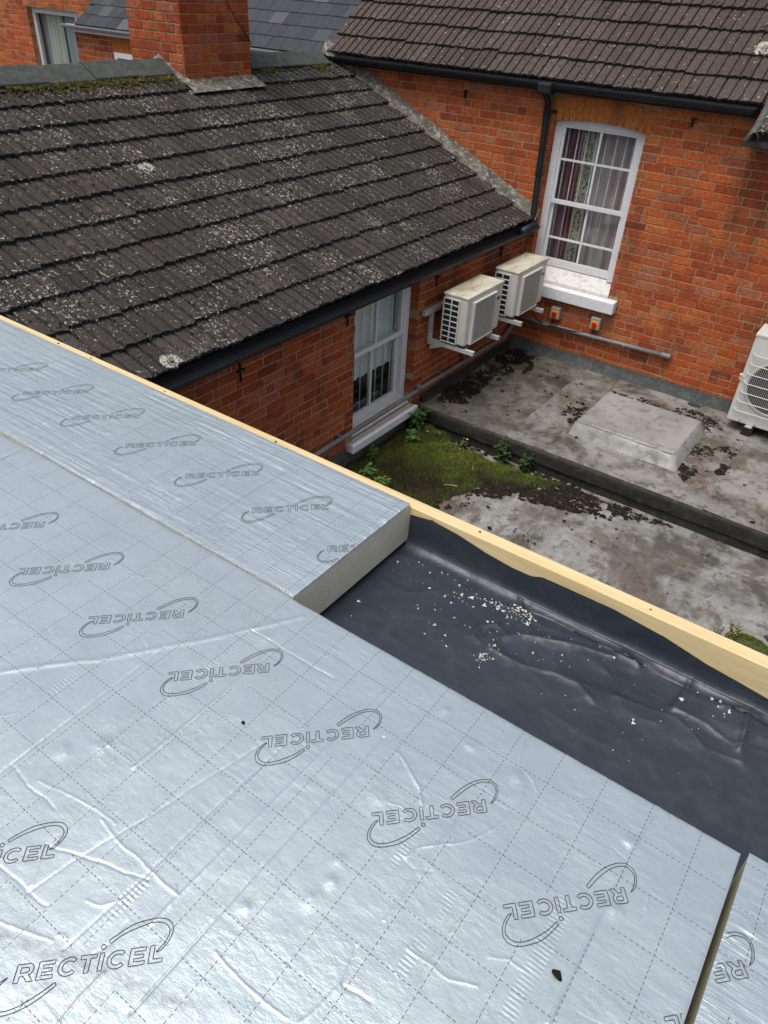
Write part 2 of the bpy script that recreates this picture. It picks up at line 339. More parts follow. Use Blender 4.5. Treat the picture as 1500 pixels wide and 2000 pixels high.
def m_foil(name, x0, dx, y0, rows, ripple):
    """printed foil: dashed grid round the logos, fine embossing, scuffs of dust"""
    t = T(name); X, Y, _ = t.sep()
    def dash(a, a0, da, b):
        u = t.math('SUBTRACT', a, a0); u = t.math('SUBTRACT', u, t.math('MULTIPLY', t.math('ROUND', t.math('DIVIDE', u, da)), da))
        on = t.math('LESS_THAN', t.math('ABSOLUTE', u), 0.00075)
        return t.math('MULTIPLY', on, t.math('LESS_THAN', t.math('FRACT', t.math('DIVIDE', b, 0.0112)), 0.58))
    g = t.math('MAXIMUM', dash(X, x0, dx, Y), dash(Y, y0, 0.1, X))
    for (cx, cy) in rows:                                                                # the grid stops short of each logo
        u = t.math('SUBTRACT', X, cx); u = t.math('SUBTRACT', u, t.math('MULTIPLY', t.math('ROUND', t.math('DIVIDE', u, 0.3036)), 0.3036)); v = t.math('SUBTRACT', Y, cy)
        a = t.math('MULTIPLY', t.math('ADD', u, v), 0.7071 / 0.150); b = t.math('MULTIPLY', t.math('SUBTRACT', v, u), 0.7071 / 0.040)
        g = t.math('MULTIPLY', g, t.math('GREATER_THAN', t.math('ADD', t.math('MULTIPLY', a, a), t.math('MULTIPLY', b, b)), 1.0))
    n1 = t.noise(1.5, 4, 0.6); n2 = t.noise(420, 2, 0.6); n3 = t.noise(3.2, 5, 0.7, v=t.mapv((1, 1, 1), loc=(4, 1, 0)))
    c = t.mix(t.ramp(n1, [(0.35, 0), (0.65, 1)]), (0.585, 0.675, 0.705), (0.62, 0.705, 0.73))
    speck = t.math('MULTIPLY', t.ramp(n2, [(0.64, 0), (0.70, 1)]), t.ramp(n3, [(0.54, 0), (0.64, 0.9)]))
    c = t.mix(speck, c, (0.10, 0.085, 0.07)); c = t.mix(t.math('MULTIPLY', g, 0.88), c, (0.03, 0.035, 0.05))
    ax, ay, bx_, by_ = 2.80, -7.975, 3.12, -7.86                                         # a dragged grey scuff
    dx_, dy_ = (bx_ - ax), (by_ - ay); ln_ = math.hypot(dx_, dy_); nx_, ny_ = -dy_ / ln_, dx_ / ln_
    dd = t.math('ABSOLUTE', t.math('ADD', t.math('ADD', t.math('MULTIPLY', t.math('SUBTRACT', X, ax), nx_), t.math('MULTIPLY', t.math('SUBTRACT', Y, ay), ny_)), t.math('MULTIPLY', t.math('SUBTRACT', t.noise(9, 2), 0.5), 0.03)))
    al = t.math('ADD', t.math('MULTIPLY', t.math('SUBTRACT', X, ax), dx_ / ln_), t.math('MULTIPLY', t.math('SUBTRACT', Y, ay), dy_ / ln_))
    scuff = t.math('MULTIPLY', t.ramp(dd, [(0.002, 0.55), (0.016, 0.0)]), t.math('MULTIPLY', t.math('LESS_THAN', t.math('ABSOLUTE', t.math('SUBTRACT', al, 0.13)), 0.30), t.ramp(t.noise(60, 4, 0.7), [(0.35, 0.2), (0.6, 1.0)])))
    c = t.mix(scuff, c, (0.30, 0.33, 0.36))
    dust = t.math('MULTIPLY', t.ramp(t.noise(2.1, 5, 0.7, v=t.mapv((1, 1, 1), loc=(7, 3, 0))), [(0.54, 0), (0.68, 0.4)]), t.ramp(t.noise(150, 3, 0.7), [(0.45, 0), (0.62, 1)]))
    c = t.mix(dust, c, (0.36, 0.35, 0.32))
    # embossing: fine rippled rows, broken into patches
    em = t.noise(ripple[2], 3, 0.55, v=t.mapv((ripple[0], ripple[1], 1)), dist=0.25); pa = t.ramp(t.noise(5, 4, 0.6, v=t.mapv((1, 1, 1), loc=(1, 6, 0))), [(0.38, 0.15), (0.62, 1.0)])
    fine = t.noise(330, 2, 0.5, v=t.mapv((0.5, 1, 1)))
    h = t.math('ADD', t.math('MULTIPLY', em, pa), t.math('MULTIPLY', fine, 0.18)); h = t.math('ADD', h, t.math('MULTIPLY', t.noise(14, 3), 1.2))
    rough = t.mix(t.math('MAXIMUM', g, speck), t.ramp(n3, [(0.3, 0.33), (0.7, 0.42)]), (0.6, 0.6, 0.6))
    return t.out(c, rough, t.math('SUBTRACT', 0.78, t.math('MULTIPLY', t.math('MAXIMUM', g, speck), 0.6)), nrm=t.bump(h, ripple[3], 0.004))
MT['ink'] = m_simple('grey_print', (0.02, 0.022, 0.034), 0.6, var=0.05, bump=0.0)
def m_membrane():
    t = T('black_polythene'); a = t.noise(3, 5, 0.6); d = t.noise(7, 6, 0.75, v=t.mapv((1, 1.7, 1), rot=(0, 0, 0.4)), dist=1.2)
    c = t.mix(t.ramp(a, [(0.3, 0), (0.7, 1)]), (0.020, 0.026, 0.038), (0.028, 0.035, 0.048)); c = t.mix(t.ramp(d, [(0.56, 0), (0.76, 0.35)]), c, (0.07, 0.078, 0.09))
    wm = t.ramp(t.noise(4, 4, 0.6, v=t.mapv((1, 1, 1), loc=(2, 8, 0))), [(0.46, 0), (0.5, 0.10), (0.53, 0)]); c = t.mix(wm, c, (0.10, 0.105, 0.11))
    h = t.math('ADD', t.noise(18, 4, 0.55), t.math('MULTIPLY', t.noise(240, 2), 0.05))
    return t.out(c, t.ramp(d, [(0.3, 0.34), (0.7, 0.5)]), 0.0, nrm=t.bump(h, 0.35, 0.01), spec=0.6)
MT['membrane'] = m_membrane()
def m_glass():
    t = T('window_glass'); nt = t.nt; g = t.n('BsdfGlossy', {'Color': (0.9, 0.95, 1.0), 'Roughness': 0.03}); tr = t.n('BsdfTransparent', {'Color': (0.90, 0.93, 0.92)})
    fr = t.n('LayerWeight', {'Blend': 0.5}).outputs['Facing']; fa = t.math('ADD', t.math('MULTIPLY', t.math('POWER', fr, 4.0), 0.6), 0.03)
    mx = nt.nodes.new('ShaderNodeMixShader'); nt.links.new(fa, mx.inputs[0]); nt.links.new(tr.outputs[0], mx.inputs[1]); nt.links.new(g.outputs[0], mx.inputs[2])
    nt.links.new(mx.outputs[0], nt.nodes['Material Output'].inputs[0]); return t.m
MT['glass'] = m_glass()
def m_cloth(name, a, b, sc=(60, 60, 2)):
    t = T(name); n = t.noise(1.0, 4, 0.6, v=t.mapv(sc)); return t.out(t.mix(t.ramp(n, [(0.4, 0), (0.6, 1)]), a, b), 0.95)
MT['mauve'] = m_cloth('mauve_lining', (0.44, 0.30, 0.33), (0.66, 0.55, 0.56), (14, 14, 0.6))
MT['maroon'] = m_cloth('maroon_velvet', (0.20, 0.05, 0.075), (0.42, 0.26, 0.29), (16, 16, 0.6))
MT['net'] = m_cloth('white_net', (0.84, 0.87, 0.86), (0.92, 0.93, 0.92), (20, 20, 1))
MT['cream'] = m_cloth('cream_curtain', (0.56, 0.55, 0.46), (0.66, 0.65, 0.58), (20, 20, 1))
MT['steelcurtain'] = m_cloth('grey_curtain', (0.34, 0.37, 0.40), (0.46, 0.49, 0.52), (20, 20, 1))
def m_floral():
    t = T('floral_print'); a = t.noise(17, 3, 0.6, dist=2.5); b = t.noise(17, 3, 0.6, dist=2.5, v=t.mapv((1, 1, 1), loc=(4, 4, 4)))
    c = t.ramp(a, [(0.40, (0.055, 0.05, 0.045)), (0.46, (0.42, 0.37, 0.27)), (0.60, (0.60, 0.55, 0.44))]); c = t.mix(t.ramp(b, [(0.60, 0), (0.66, 0.8)]), c, (0.13, 0.035, 0.035)); return t.out(c, 0.9)
MT['floral'] = m_floral()
def m_tint(name, st, rough=0.9, trans=0.0):
    t = T(name); a = t.n('Attribute', attribute_name='tint').outputs['Fac']; t.out(t.ramp(a, st), rough, spec=0.25)
    return t.m
MT['moss'] = m_tint('green_moss', [(0.0, (0.040, 0.026, 0.010)), (0.3, (0.075, 0.070, 0.012)), (0.6, (0.12, 0.17, 0.014)), (1.0, (0.22, 0.27, 0.03))])
MT['leaf'] = m_tint('weed_leaf', [(0.0, (0.022, 0.045, 0.014)), (0.5, (0.06, 0.13, 0.03)), (1.0, (0.15, 0.24, 0.06))], 0.6)
MT['drystem'] = m_tint('dry_stem', [(0.0, (0.10, 0.065, 0.03)), (0.5, (0.17, 0.15, 0.05)), (1.0, (0.25, 0.27, 0.09))])
MT['clump'] = m_tint('black_moss_clump', [(0.0, (0.008, 0.0065, 0.005)), (0.6, (0.016, 0.012, 0.009)), (0.95, (0.035, 0.025, 0.015)), (1.0, (0.12, 0.09, 0.06))], 0.95)
MT['crumb'] = m_simple('white_foam_crumb', (0.72, 0.72, 0.66), 0.8, var=0.1)
MT['soil'] = m_simple('dark_soil', (0.032, 0.027, 0.018), 0.95, var=0.5, sc=14, bump=1.0, bs=40, dirt=(0.055, 0.065, 0.014), dirtamt=0.7)
MT['upstand'] = m_simple('black_felt', (0.022, 0.021, 0.018), 0.9, var=0.4, sc=8, dirt=(0.05, 0.047, 0.035))
MT['ground'] = m_simple('yard_asphalt', (0.05, 0.05, 0.05), 0.9, var=0.3, sc=2)
MT['iron'] = m_simple('rusty_black_iron', (0.02, 0.016, 0.014), 0.8)
MT['blue'] = m_simple('blue_petal', (0.30, 0.36, 0.62), 0.7); MT['petal'] = m_simple('yellow_petal', (0.75, 0.55, 0.04), 0.6); MT['pale'] = m_simple('pale_litter', (0.6, 0.57, 0.52), 0.8)
# ------------------------------------------------------------------ bricks
def project(p):
    d = np.array(p) - np.array(CAMPOS); x, y, z = np.dot(RT, d), np.dot(DN, d), np.dot(FW, d)
    return (750 + 1438.2 * x / z, 1000 + 1438.2 * y / z, z)
def lay(u0, u1, v0, v1, holes, seed, H=0.081, L=0.2255, J=0.010, head=4):
    """rectangles (u, v, w, h) of a brick face; holes = functions v -> list of (ua, ub) to leave open"""
    R = random.Random(seed); out = []; r = 0; v = v0
    while v + H * 0.6 < v1:
        u = u0 - R.random() * 0.03 - (L / 2 if r % 2 else 0) - (0.056 if r % 3 == 2 else 0); k = 0
        while u < u1:
            hd = (r % head == head - 1 and k % 2 == 0) or R.random() < 0.10
            w = L / 2 if hd else L; a, b = max(u, u0), min(u + w - J, u1 - 0.002)
            segs = [(a, b)]
            for h in holes:
                for (ha, hb) in h(v + H / 2):
                    ns = []
                    for (sa, sb) in segs:
                        if hb <= sa or ha >= sb: ns.append((sa, sb))
                        else:
                            if ha - sa > 0.014: ns.append((sa, ha))
                            if sb - hb > 0.014: ns.append((hb, sb))
                    segs = ns
            for (sa, sb) in segs:
                if sb - sa > 0.012: out.append(((sa + sb) / 2, v + H / 2, sb - sa, H - J))
            u += w; k += 1
        v += H; r += 1
    return out
def brick_geo(mb, w, h, M4, R, depth=0.10, tint=0.0):
    j = lambda s: R.uniform(-s, s); c = R.uniform(0.003, 0.006); vs = []
    for (ys, ins) in ((-depth, 0.0), (-c, 0.0), (0.0, c)):
        for (sx, sz) in ((-1, -1), (1, -1), (1, 1), (-1, 1)):
            vs.append(tuple(M4 @ Vector((sx * (w / 2 - ins) + j(0.0014), ys + (j(0.0012) if ys == 0 else 0), sz * (h / 2 - ins) + j(0.0012)))))
    fs = [(8, 11, 10, 9)] + [(a, a + 4, (a + 1) % 4 + 4, (a + 1) % 4) for a in range(4)] + [(a + 4, a + 8, (a + 1) % 4 + 8, (a + 1) % 4 + 4) for a in range(4)]
    mb.add(vs, fs, tint)
_vari = {}
def brick_variant(kind, w, h, mat):
    key = (kind, mat.name)
    if key not in _vari:
        L = []
        for i in range(7):
            mb = MB(); R = random.Random(i * 13 + len(kind)); brick_geo(mb, w, h, Matrix.Identity(4), R, tint=0.0)
            me = mb.mesh('brick', mat); normals_out(me); L.append(me)
        _vari[key] = L
    return _vari[key]
def brick_wall(rects, frame, mat, parent, limit, seed, name='brick', only_joined=False):
    """frame: function (u, v) -> world point, plus rotation z of the outward face"""
    fn, rz = frame; R = random.Random(seed); items = []
    for (u, v, w, h) in rects:
        P = fn(u, v); X, Y, Zc = project(P); vis = -40 < X < 1540 and -40 < Y < 2040 and Zc > 0
        items.append((Zc if vis else 1e6, u, v, w, h, P))
    items.sort(key=lambda t: t[0]); mb = MB(); n = 0
    for (zc, u, v, w, h, P) in items:
        std = abs(w - 0.2155) < 0.001 or abs(w - 0.10275) < 0.001
        loc = Vector(P); rot = Matrix.Rotation(rz + R.gauss(0, 0.004), 4, 'Z') @ Matrix.Rotation(R.gauss(0, 0.004), 4, 'Y')
        out = Matrix.Rotation(rz, 4, 'Z') @ Vector((0, 1, 0)); loc = loc + out * max(-0.0018, min(0.003, R.gauss(0.0005, 0.0015)))
        M4 = Matrix.Translation(loc) @ rot
        if std and zc < 1e5 and n < limit and not only_joined:
            k = 's' if w > 0.15 else 'h'
            link_copy(R.choice(brick_variant(k, w, h, mat)), name, parent, M4); n += 1
        else: brick_geo(mb, w, h, M4, R, tint=R.random() * 0.999 + 0.0005)
    if mb.f:
        o = mb.build('brickwork', mat, parent); tag(o, kind='stuff')
FM = (lambda u, v: (u, 0.0, v), math.pi)             # main wall: faces -y
FL = (lambda u, v: (0.0, u, v), -math.pi / 2)        # outbuilding wall: faces +x

# ------------------------------------------------------------------ ground and the roof deck we stand on
g = MB(); g.add([(-400, -400, -5.2), (400, -400, -5.2), (400, 400, -5.2), (-400, 400, -5.2)], [(0, 1, 2, 3)])
tag(g.build('ground', MT['ground']), kind='structure')
g = MB(); g.box(0.16, 7.2, -10.5, -6.386, -5.19, 0.905)
tag(g.build('roof_deck', MT['render']), kind='structure')

# ------------------------------------------------------------------ concrete tiles
def tile_mesh(name, mat, seed, W=0.2, G=0.277, step=0.036, flip=False):
    R = random.Random(seed); hm = [(0.0015, -0.017), (0.0055, 0.006), (0.020, 0.0060), (0.045, 0.0040), (0.070, 0.002), (0.090, -0.001), (0.0965, -0.007)]
    xs = [(-0.1 + a, h) for a, h in hm] + [(a, h * (0.8 if h < 0 else 1.0)) for a, h in hm]
    if flip: xs = [(-a, h) for a, h in reversed(xs)]
    vs = []; n = len(xs); ys = [0.0, 0.12, G + 0.06]
    for i, y in enumerate(ys):
        for (x, h) in xs:
            jy = R.uniform(-0.010, 0.007) if i == 0 else 0.0
            z = step + 0.010 - (step - 0.004) * (y / (G + 0.02)) + h + (R.uniform(-0.005, 0.001) if i == 0 else R.uniform(-0.0008, 0.0008))
            vs.append((x * W / 0.2, y + jy, z))
    for k in range(n): vs.append((vs[k][0], vs[k][1] + 0.004, vs[k][2] - 0.030 + R.uniform(-0.006, 0.002)))
    for k in range(n): vs.append((vs[k][0], 0.10, vs[k][2] - 0.034))
    fs = [(r * n + k, r * n + k + 1, (r + 1) * n + k + 1, (r + 1) * n + k) for r in range(2) for k in range(n - 1)]
    fs += [(3 * n + k, 3 * n + k + 1, k + 1, k) for k in range(n - 1)] + [(4 * n + k, 4 * n + k + 1, 3 * n + k + 1, 3 * n + k) for k in range(n - 1)]
    fs += [(0, n, 4 * n, 3 * n), (n - 1, 4 * n - 1, 5 * n - 1, 2 * n - 1)]
    me = bpy.data.meshes.new(name); me.from_pydata(vs, [], fs); me.materials.append(mat); me.update(); return me
def lay_tiles(parent, mat, origin, across, up, nrm, cols, rows, limit, seed, skip=None, G=0.277, W=0.2, flip=False):
    V = [tile_mesh('tile', mat, seed + i, W, G, flip=flip) for i in range(9)]; R = random.Random(seed); items = []
    for r in rows:
        for c in cols:
            p = Vector(origin) + Vector(across) * c + Vector(up) * (r * G)
            if skip and skip(p, r): continue
            X, Y, Zc = project(p + Vector(up) * 0.14); vis = -60 < X < 1560 and -60 < Y < 2060
            items.append((Zc if vis else 1e6, r, c, p))
    items.sort(key=lambda t: t[0]); JV, JF, JT, b = [], [], [], 0
    for k, (zc, r, c, p) in enumerate(items):
        p = p + Vector(nrm) * R.gauss(0, 0.0015) + Vector(up) * R.gauss(0, 0.005)
        rot = Matrix((across, up, nrm)).transposed().to_4x4() @ Matrix.Rotation(R.gauss(0, 0.010), 4, 'Z') @ Matrix.Rotation(R.gauss(0, 0.010), 4, 'Y')
        M4 = Matrix.Translation(p) @ rot; me = R.choice(V)
        if k < limit and zc < 1e5: link_copy(me, 'tile', parent, M4)
        else:
            vv = [tuple(M4 @ v.co) for v in me.vertices]; JV += vv; JF += [tuple(b + i for i in f.vertices) for f in me.polygons]; b += len(vv); JT += [R.random()] * len(vv)
    if JV:
        mb = MB(); mb.v = JV; mb.f = JF; mb.t = JT; mb.mi = [0] * len(JF); tag(mb.build('tiling', mat, parent, fix=False), kind='stuff')

def gutter_prof(c, zt, r, n=8, t=0.004):
    """half-round section in (horizontal, z), open at the top"""
    o = [(c - r * math.cos(math.pi * k / n), zt - r * math.sin(math.pi * k / n)) for k in range(n + 1)]
    i = [(c - (r - t) * math.cos(math.pi * k / n), zt - (r - t) * math.sin(math.pi * k / n)) for k in range(n, -1, -1)]
    return o + i

# ================================================================== MAIN HOUSE (wall faces -y, plane y = 0)
house = empty('brick_house', (0, 0.1, -1.2))
tag(house, 'red brick house with barred sash window under a brown tiled roof', 'house')
OX0, OX1, OZ0, OZ1 = 0.10, 1.10, -0.20, 1.30         # window opening
AR = 2.83; AZ = 1.352 - AR; AH = 0.215               # segmental arch
w = MB(); e = 0.0045
w.box(-2.90, OX0 - e, e, 0.28, -1.6, 1.70); w.box(OX1 + e, 4.6, e, 0.28, -1.6, 1.70); w.box(OX0 - e, OX1 + e, e, 0.28, -1.6, -0.36); w.box(OX0 - e, OX1 + e, e, 0.28, 1.36, 1.70)
w.box(-2.90, -2.6, 0.28, 6.0, -5.2, 1.7); w.box(4.3, 4.6, 0.28, 6.0, -5.2, 1.7); w.box(-2.9, 4.6, 0.0 + e, 0.28, -5.2, -1.6)
w.add([(-2.89, 0.02, 1.70), (-2.89, 5.9, 1.70), (-2.89, 2.9, 3.95)], [(0, 1, 2)]); w.add([(4.59, 0.02, 1.70), (4.59, 5.9, 1.70), (4.59, 2.9, 3.95)], [(0, 2, 1)])
wall = w.build('wall', MT['mortar'], house)
def hole_win(v): return [(OX0, OX1)] if -0.36 < v < 1.30 else []
def hole_sill(v): return [(0.03, 1.215)] if -0.497 < v < -0.30 else []
def hole_arch(v): return [(0.6 - 0.545 - (v - 1.30) * 0.19, 0.6 + 0.545 + (v - 1.30) * 0.19)] if 1.295 < v < 1.575 else []
def hole_base(v): return [(-9, 9)] if v < -1.16 else []
def hole_roof(v): return [(-9, min(-0.0, (0.33 - v) / 0.453))] if v > 0.2 else [(-9, -0.1)]
rects = lay(-2.9, 4.4, -1.2, 1.66, [hole_win, hole_sill, hole_arch, hole_base, hole_roof], 3)
brick_wall(rects, FM, MT['brick'], wall, 300, 5)
# gauged arch of soldier bricks
arch = empty('arch', (0.6, 0, 1.42), house); NA = 15; A0 = 0.545 / AR
for k in range(NA):
    a0 = -A0 + 2 * A0 * k / NA + 0.0011; a1 = -A0 + 2 * A0 * (k + 1) / NA - 0.0011; mb = MB(); vs = []
    for y in (0.115, 0.001, -0.003):
        for (a, r) in ((a0, AR), (a1, AR), (a1, AR + AH), (a0, AR + AH)):
            ins = 0.003 if y < 0 else 0; rr = r + (ins if r == AR else -ins); aa = a + (ins / AR if a == a0 else -ins / AR)
            vs.append((0.6 + rr * math.sin(aa), y, AZ + rr * math.cos(aa)))
    mb.add(vs, [(8, 11, 10, 9)] + [(i, i + 4, (i + 1) % 4 + 4, (i + 1) % 4) for i in range(4)] + [(i + 4, i + 8, (i + 1) % 4 + 8, (i + 1) % 4 + 4) for i in range(4)], 0.01 + 0.98 * random.random())
    mb.build('arch_brick', MT['brick_arch'], arch)
# --- sash window
win = empty('window', (0.6, 0.1, -0.2), house)
def bx(*a): return MB().box(*a)
FY = 0.078
f = MB(); f.box(OX0 + 0.002, OX0 + 0.085, FY, 0.20, -0.2, 1.30); f.box(OX1 - 0.085, OX1 - 0.002, FY, 0.20, -0.2, 1.30)
pts = [(OX0 + 0.002, 1.275)] + [(OX1 - 0.002, 1.275)] + [(0.6 + 0.498 * c, AZ + math.sqrt(AR ** 2 - (0.498 * c) ** 2) - 0.002) for c in (1, 0.6, 0.2, -0.2, -0.6, -1)]
f.prism(pts, 1, FY + 0.002, 0.20); f.build('frame', MT['white'], win, bevel=0.003)
def sash(x0, x1, z0, z1, y0, y1, st, tr, brl, bars_x, bars_z, name, ax=0):
    m = MB()
    def B(a0, a1, b0, b1, c0, c1): m.box(a0, a1, b0, b1, c0, c1) if ax == 0 else m.box(b0, b1, a0, a1, c0, c1)
    B(x0, x0 + st, y0, y1, z0, z1); B(x1 - st, x1, y0, y1, z0, z1)
    B(x0 + st, x1 - st, y0 + 0.001, y1 - 0.001, z1 - tr, z1); B(x0 + st, x1 - st, y0 + 0.001, y1 - 0.001, z0, z0 + brl)
    for bxx in bars_x: B(bxx - 0.012, bxx + 0.012, y0 + 0.004, y1 - 0.004, z0 + brl, z1 - tr)
    for bz in bars_z: B(x0 + st, x1 - st, y0 + 0.006, y1 - 0.006, bz - 0.011, bz + 0.011)
    return m
us = sash(0.172, 1.028, 0.495, 1.292, 0.095, 0.130, 0.042, 0.042, 0.045, [0.61], [0.944], 'us').build('upper_sash', MT['white'], win, bevel=0.002)
lsh = sash(0.172, 1.028, -0.19, 0.530, 0.134, 0.170, 0.042, 0.040, 0.085, [0.61], [0.122], 'ls').build('lower_sash', MT['white'], win, bevel=0.002)
bx(0.20, 1.0, 0.112, 0.115, 0.53, 1.265).build('pane', MT['glass'], us); bx(0.20, 1.0, 0.151, 0.154, -0.11, 0.50).build('pane', MT['glass'], lsh)
MB().prism([(0.20, -0.195), (0.10, -0.205), (-0.012, -0.315), (-0.012, -0.352), (0.20, -0.352)], 0, OX0 + 0.001, OX1 - 0.001).build('timber_sill', MT['white_peel'], win, bevel=0.004)
MB().prism([(0.06, -0.345), (-0.078, -0.360), (-0.085, -0.366), (-0.085, -0.490), (-0.078, -0.495), (0.06, -0.495)], 0, 0.033, 1.212).build('stone_sill', MT['white'], win, bevel=0.006)
for k in range(8): MB().tube([(0.225 + 0.107 * k, 0.186, -0.15), (0.225 + 0.107 * k, 0.186, 1.27)], 0.0075, 8).build('security_bar', MT['white'], win, smooth=True)
rm = MB(); rm.add([(0.05, 0.28, -0.4), (1.15, 0.28, -0.4), (1.15, 1.6, -0.4), (0.05, 1.6, -0.4), (0.05, 0.28, 1.4), (1.15, 0.28, 1.4), (1.15, 1.6, 1.4), (0.05, 1.6, 1.4)], [(0, 1, 2, 3), (7, 6, 5, 4), (1, 5, 6, 2), (2, 6, 7, 3), (3, 7, 4, 0)])
rm.build('room_lining', MT['room'], win, fix=False)
def curtain(name, mat, label, x0, x1, z0, z1, y, folds, amp, taper=0.0, ax=0, seed=1, parent=None):
    nx = 120; u = np.linspace(0, 1, nx); v = np.linspace(0, 1, 16); U, V = np.meshgrid(u, v); ph = RNG.random() * 6
    X = x0 + (x1 - x0) * (U + taper * (1 - V) * (0.5 - U)) ; Z = z0 + (z1 - z0) * V
    F = np.sin(U * folds * 6.283 + ph + 0.7 * np.sin(U * folds * 2.1 + ph)) * amp * (0.75 + 0.5 * fbm(U * folds, V * 1.5, seed))
    Y = y + F if ax == 0 else F * 0 + y + F
    o = grid_mesh(name, X, Y, Z, MT[mat]) if ax == 0 else grid_mesh(name, Y, X, Z, MT[mat])
    if parent: o.parent = parent; o.matrix_parent_inverse = parent_inv(parent)
    return tag(o, label, 'curtain')
curtain('curtain', 'maroon', 'dark maroon curtain folds at the drainpipe side of the barred window', 0.10, 0.42, -0.25, 1.30, 0.232, 4, 0.020, seed=2)
curtain('curtain', 'floral', 'narrow floral patterned curtain strip between plain curtains in barred window', 0.385, 0.60, -0.25, 1.30, 0.222, 2, 0.014, taper=0.45, seed=3)
curtain('curtain', 'mauve', 'wide faded mauve curtain filling the open brick side of the barred window', 0.57, 1.13, -0.25, 1.30, 0.235, 6, 0.021, seed=4)
# --- roof of the main house
PH = math.radians(37.5); MU = (0, math.cos(PH), math.sin(PH)); MN = (0, -math.sin(PH), math.cos(PH))
r0 = Vector((0, -0.10, 1.695)) - Vector(MN) * 0.042
rf = MB()
def roofpt(x, d, off): q = r0 + Vector(MU) * d + Vector(MN) * off; return (x, q.y, q.z)
rf.add([roofpt(-2.88, 0.05, -0.004), roofpt(4.7, 0.05, -0.004), roofpt(4.7, 3.75, -0.004), roofpt(-2.88, 3.75, -0.004), roofpt(-2.88, 0.05, -0.05), roofpt(4.7, 0.05, -0.05), roofpt(4.7, 3.75, -0.05), roofpt(-2.88, 3.75, -0.05)], [(0, 1, 2, 3), (7, 6, 5, 4), (0, 4, 5, 1), (1, 5, 6, 2), (2, 6, 7, 3), (3, 7, 4, 0)])
pk = roofpt(0, 3.75, 0); rf.add([(-2.88, pk[1], pk[2]), (4.7, pk[1], pk[2]), (4.7, pk[1] + 3.0, pk[2] - 2.3), (-2.88, pk[1] + 3.0, pk[2] - 2.3)], [(0, 1, 2, 3)])
mroof = rf.build('roof', MT['tile_M'], house)
lay_tiles(mroof, MT['tile_M'], r0, (1, 0, 0), MU, MN, [-2.81 + 0.2 * k for k in range(25)], range(0, 13), 175, 21, flip=True)
# raised catslide beyond the mortared verge
EX = 2.15; r1 = r0 + Vector(MN) * 0.05 - Vector(MU) * 0.36
def rp1(x, d, off): q = r1 + Vector(MU) * d + Vector(MN) * off; return (x, q.y, q.z)
mb = MB(); mb.add([rp1(EX, 0.02, 0.0), rp1(4.7, 0.02, 0.0), rp1(4.7, 4.1, 0.0), rp1(EX, 4.1, 0.0), rp1(EX, 0.02, -0.06), rp1(4.7, 0.02, -0.06), rp1(4.7, 4.1, -0.06), rp1(EX, 4.1, -0.06)], [(0, 1, 2, 3), (7, 6, 5, 4), (0, 4, 5, 1), (1, 5, 6, 2), (2, 6, 7, 3), (3, 7, 4, 0)])
cat = mb.build('catslide_roof', MT['tile_L'], house)
lay_tiles(cat, MT['tile_L'], r1, (1, 0, 0), MU, MN, [EX + 0.12 + 0.2 * k for k in range(12)], range(0, 14), 12, 33, flip=True)
n = 46; U = np.linspace(0, 1, n); Vv = np.linspace(0, 1, 7); UU, VV = np.meshgrid(U, Vv)       # mortared verge
P = np.array([rp1(0, 4.0 * u - 0.02, 0) for u in U]); Yv = P[:, 1][None, :] + 0 * VV; Zv = P[:, 2][None, :] + 0 * VV
ang = VV * math.pi; nz = fbm(UU * 60, VV * 3, 5)
grid_mesh('verge_mortar', EX + 0.01 - 0.045 * np.cos(ang) * (0.7 + 0.6 * nz), Yv - 0.02 * np.sin(ang), Zv - 0.03 + 0.065 * np.sin(ang) * (0.6 + 0.8 * nz), MT['render'], house)
mb = MB(); q = rp1(0, 0, 0); mb.prism([(q[1] + 0.01, q[2] - 0.05), (q[1] + 0.01, q[2] - 0.10), (0.0, q[2] - 0.10), (0.0, q[2] + 0.10)], 0, EX - 0.07, 4.6); mb.build('eaves_slab', MT['kerb'], house, bevel=0.01)
# --- gutter, downpipe
gu = MB(); gu.sweep(gutter_prof(-0.148, 1.652, 0.056), 0, -2.90, 2.06, closed=True)
for x in (-2.9, 2.06): gu.prism([(-0.148 - 0.056 * math.cos(math.pi * k / 8), 1.652 - 0.056 * math.sin(math.pi * k / 8)) for k in range(9)], 0, x - 0.004, x + 0.004)
gutter = gu.build('gutter', MT['black_pvc'], house, smooth=False)
for x in (-1.65, -0.42, 0.36, 1.52): MB().sweep(gutter_prof(-0.148, 1.655, 0.062, t=0.006), 0, x - 0.03, x + 0.03, closed=True).build('gutter_joint', MT['black_pvc'], gutter)
bx(-2.88, 2.07, -0.088, -0.004, 1.575, 1.665).build('fascia', MT['black_pvc'], house)
dp = MB(); dp.tube([(0.03, -0.145, 1.62), (0.03, -0.14, 1.55), (0.038, -0.075, 1.48), (0.045, -0.07, 1.30), (0.075, -0.07, 0.36), (0.09, -0.09, 0.30)], 0.034, 14); down = dp.build('downpipe', MT['black_pvc'], house, smooth=True)
bx(-0.05, 0.11, -0.215, -0.088, 1.55, 1.66).build('outlet_hopper', MT['black_pvc'], down, bevel=0.02)
for (x, z) in ((0.047, 1.33), (0.062, 0.80)): MB().tube([(x, -0.07, z - 0.025), (x, -0.07, z + 0.025)], 0.041, 14).build('pipe_socket', MT['black_pvc'], down, smooth=False)
MB().box(0.075, 0.13, -0.03, 0.0, 1.385, 1.405).tube([(0.046, -0.07, 1.385), (0.046, -0.07, 1.405)], 0.043, 14).build('pipe_bracket', MT['black_pvc'], down)
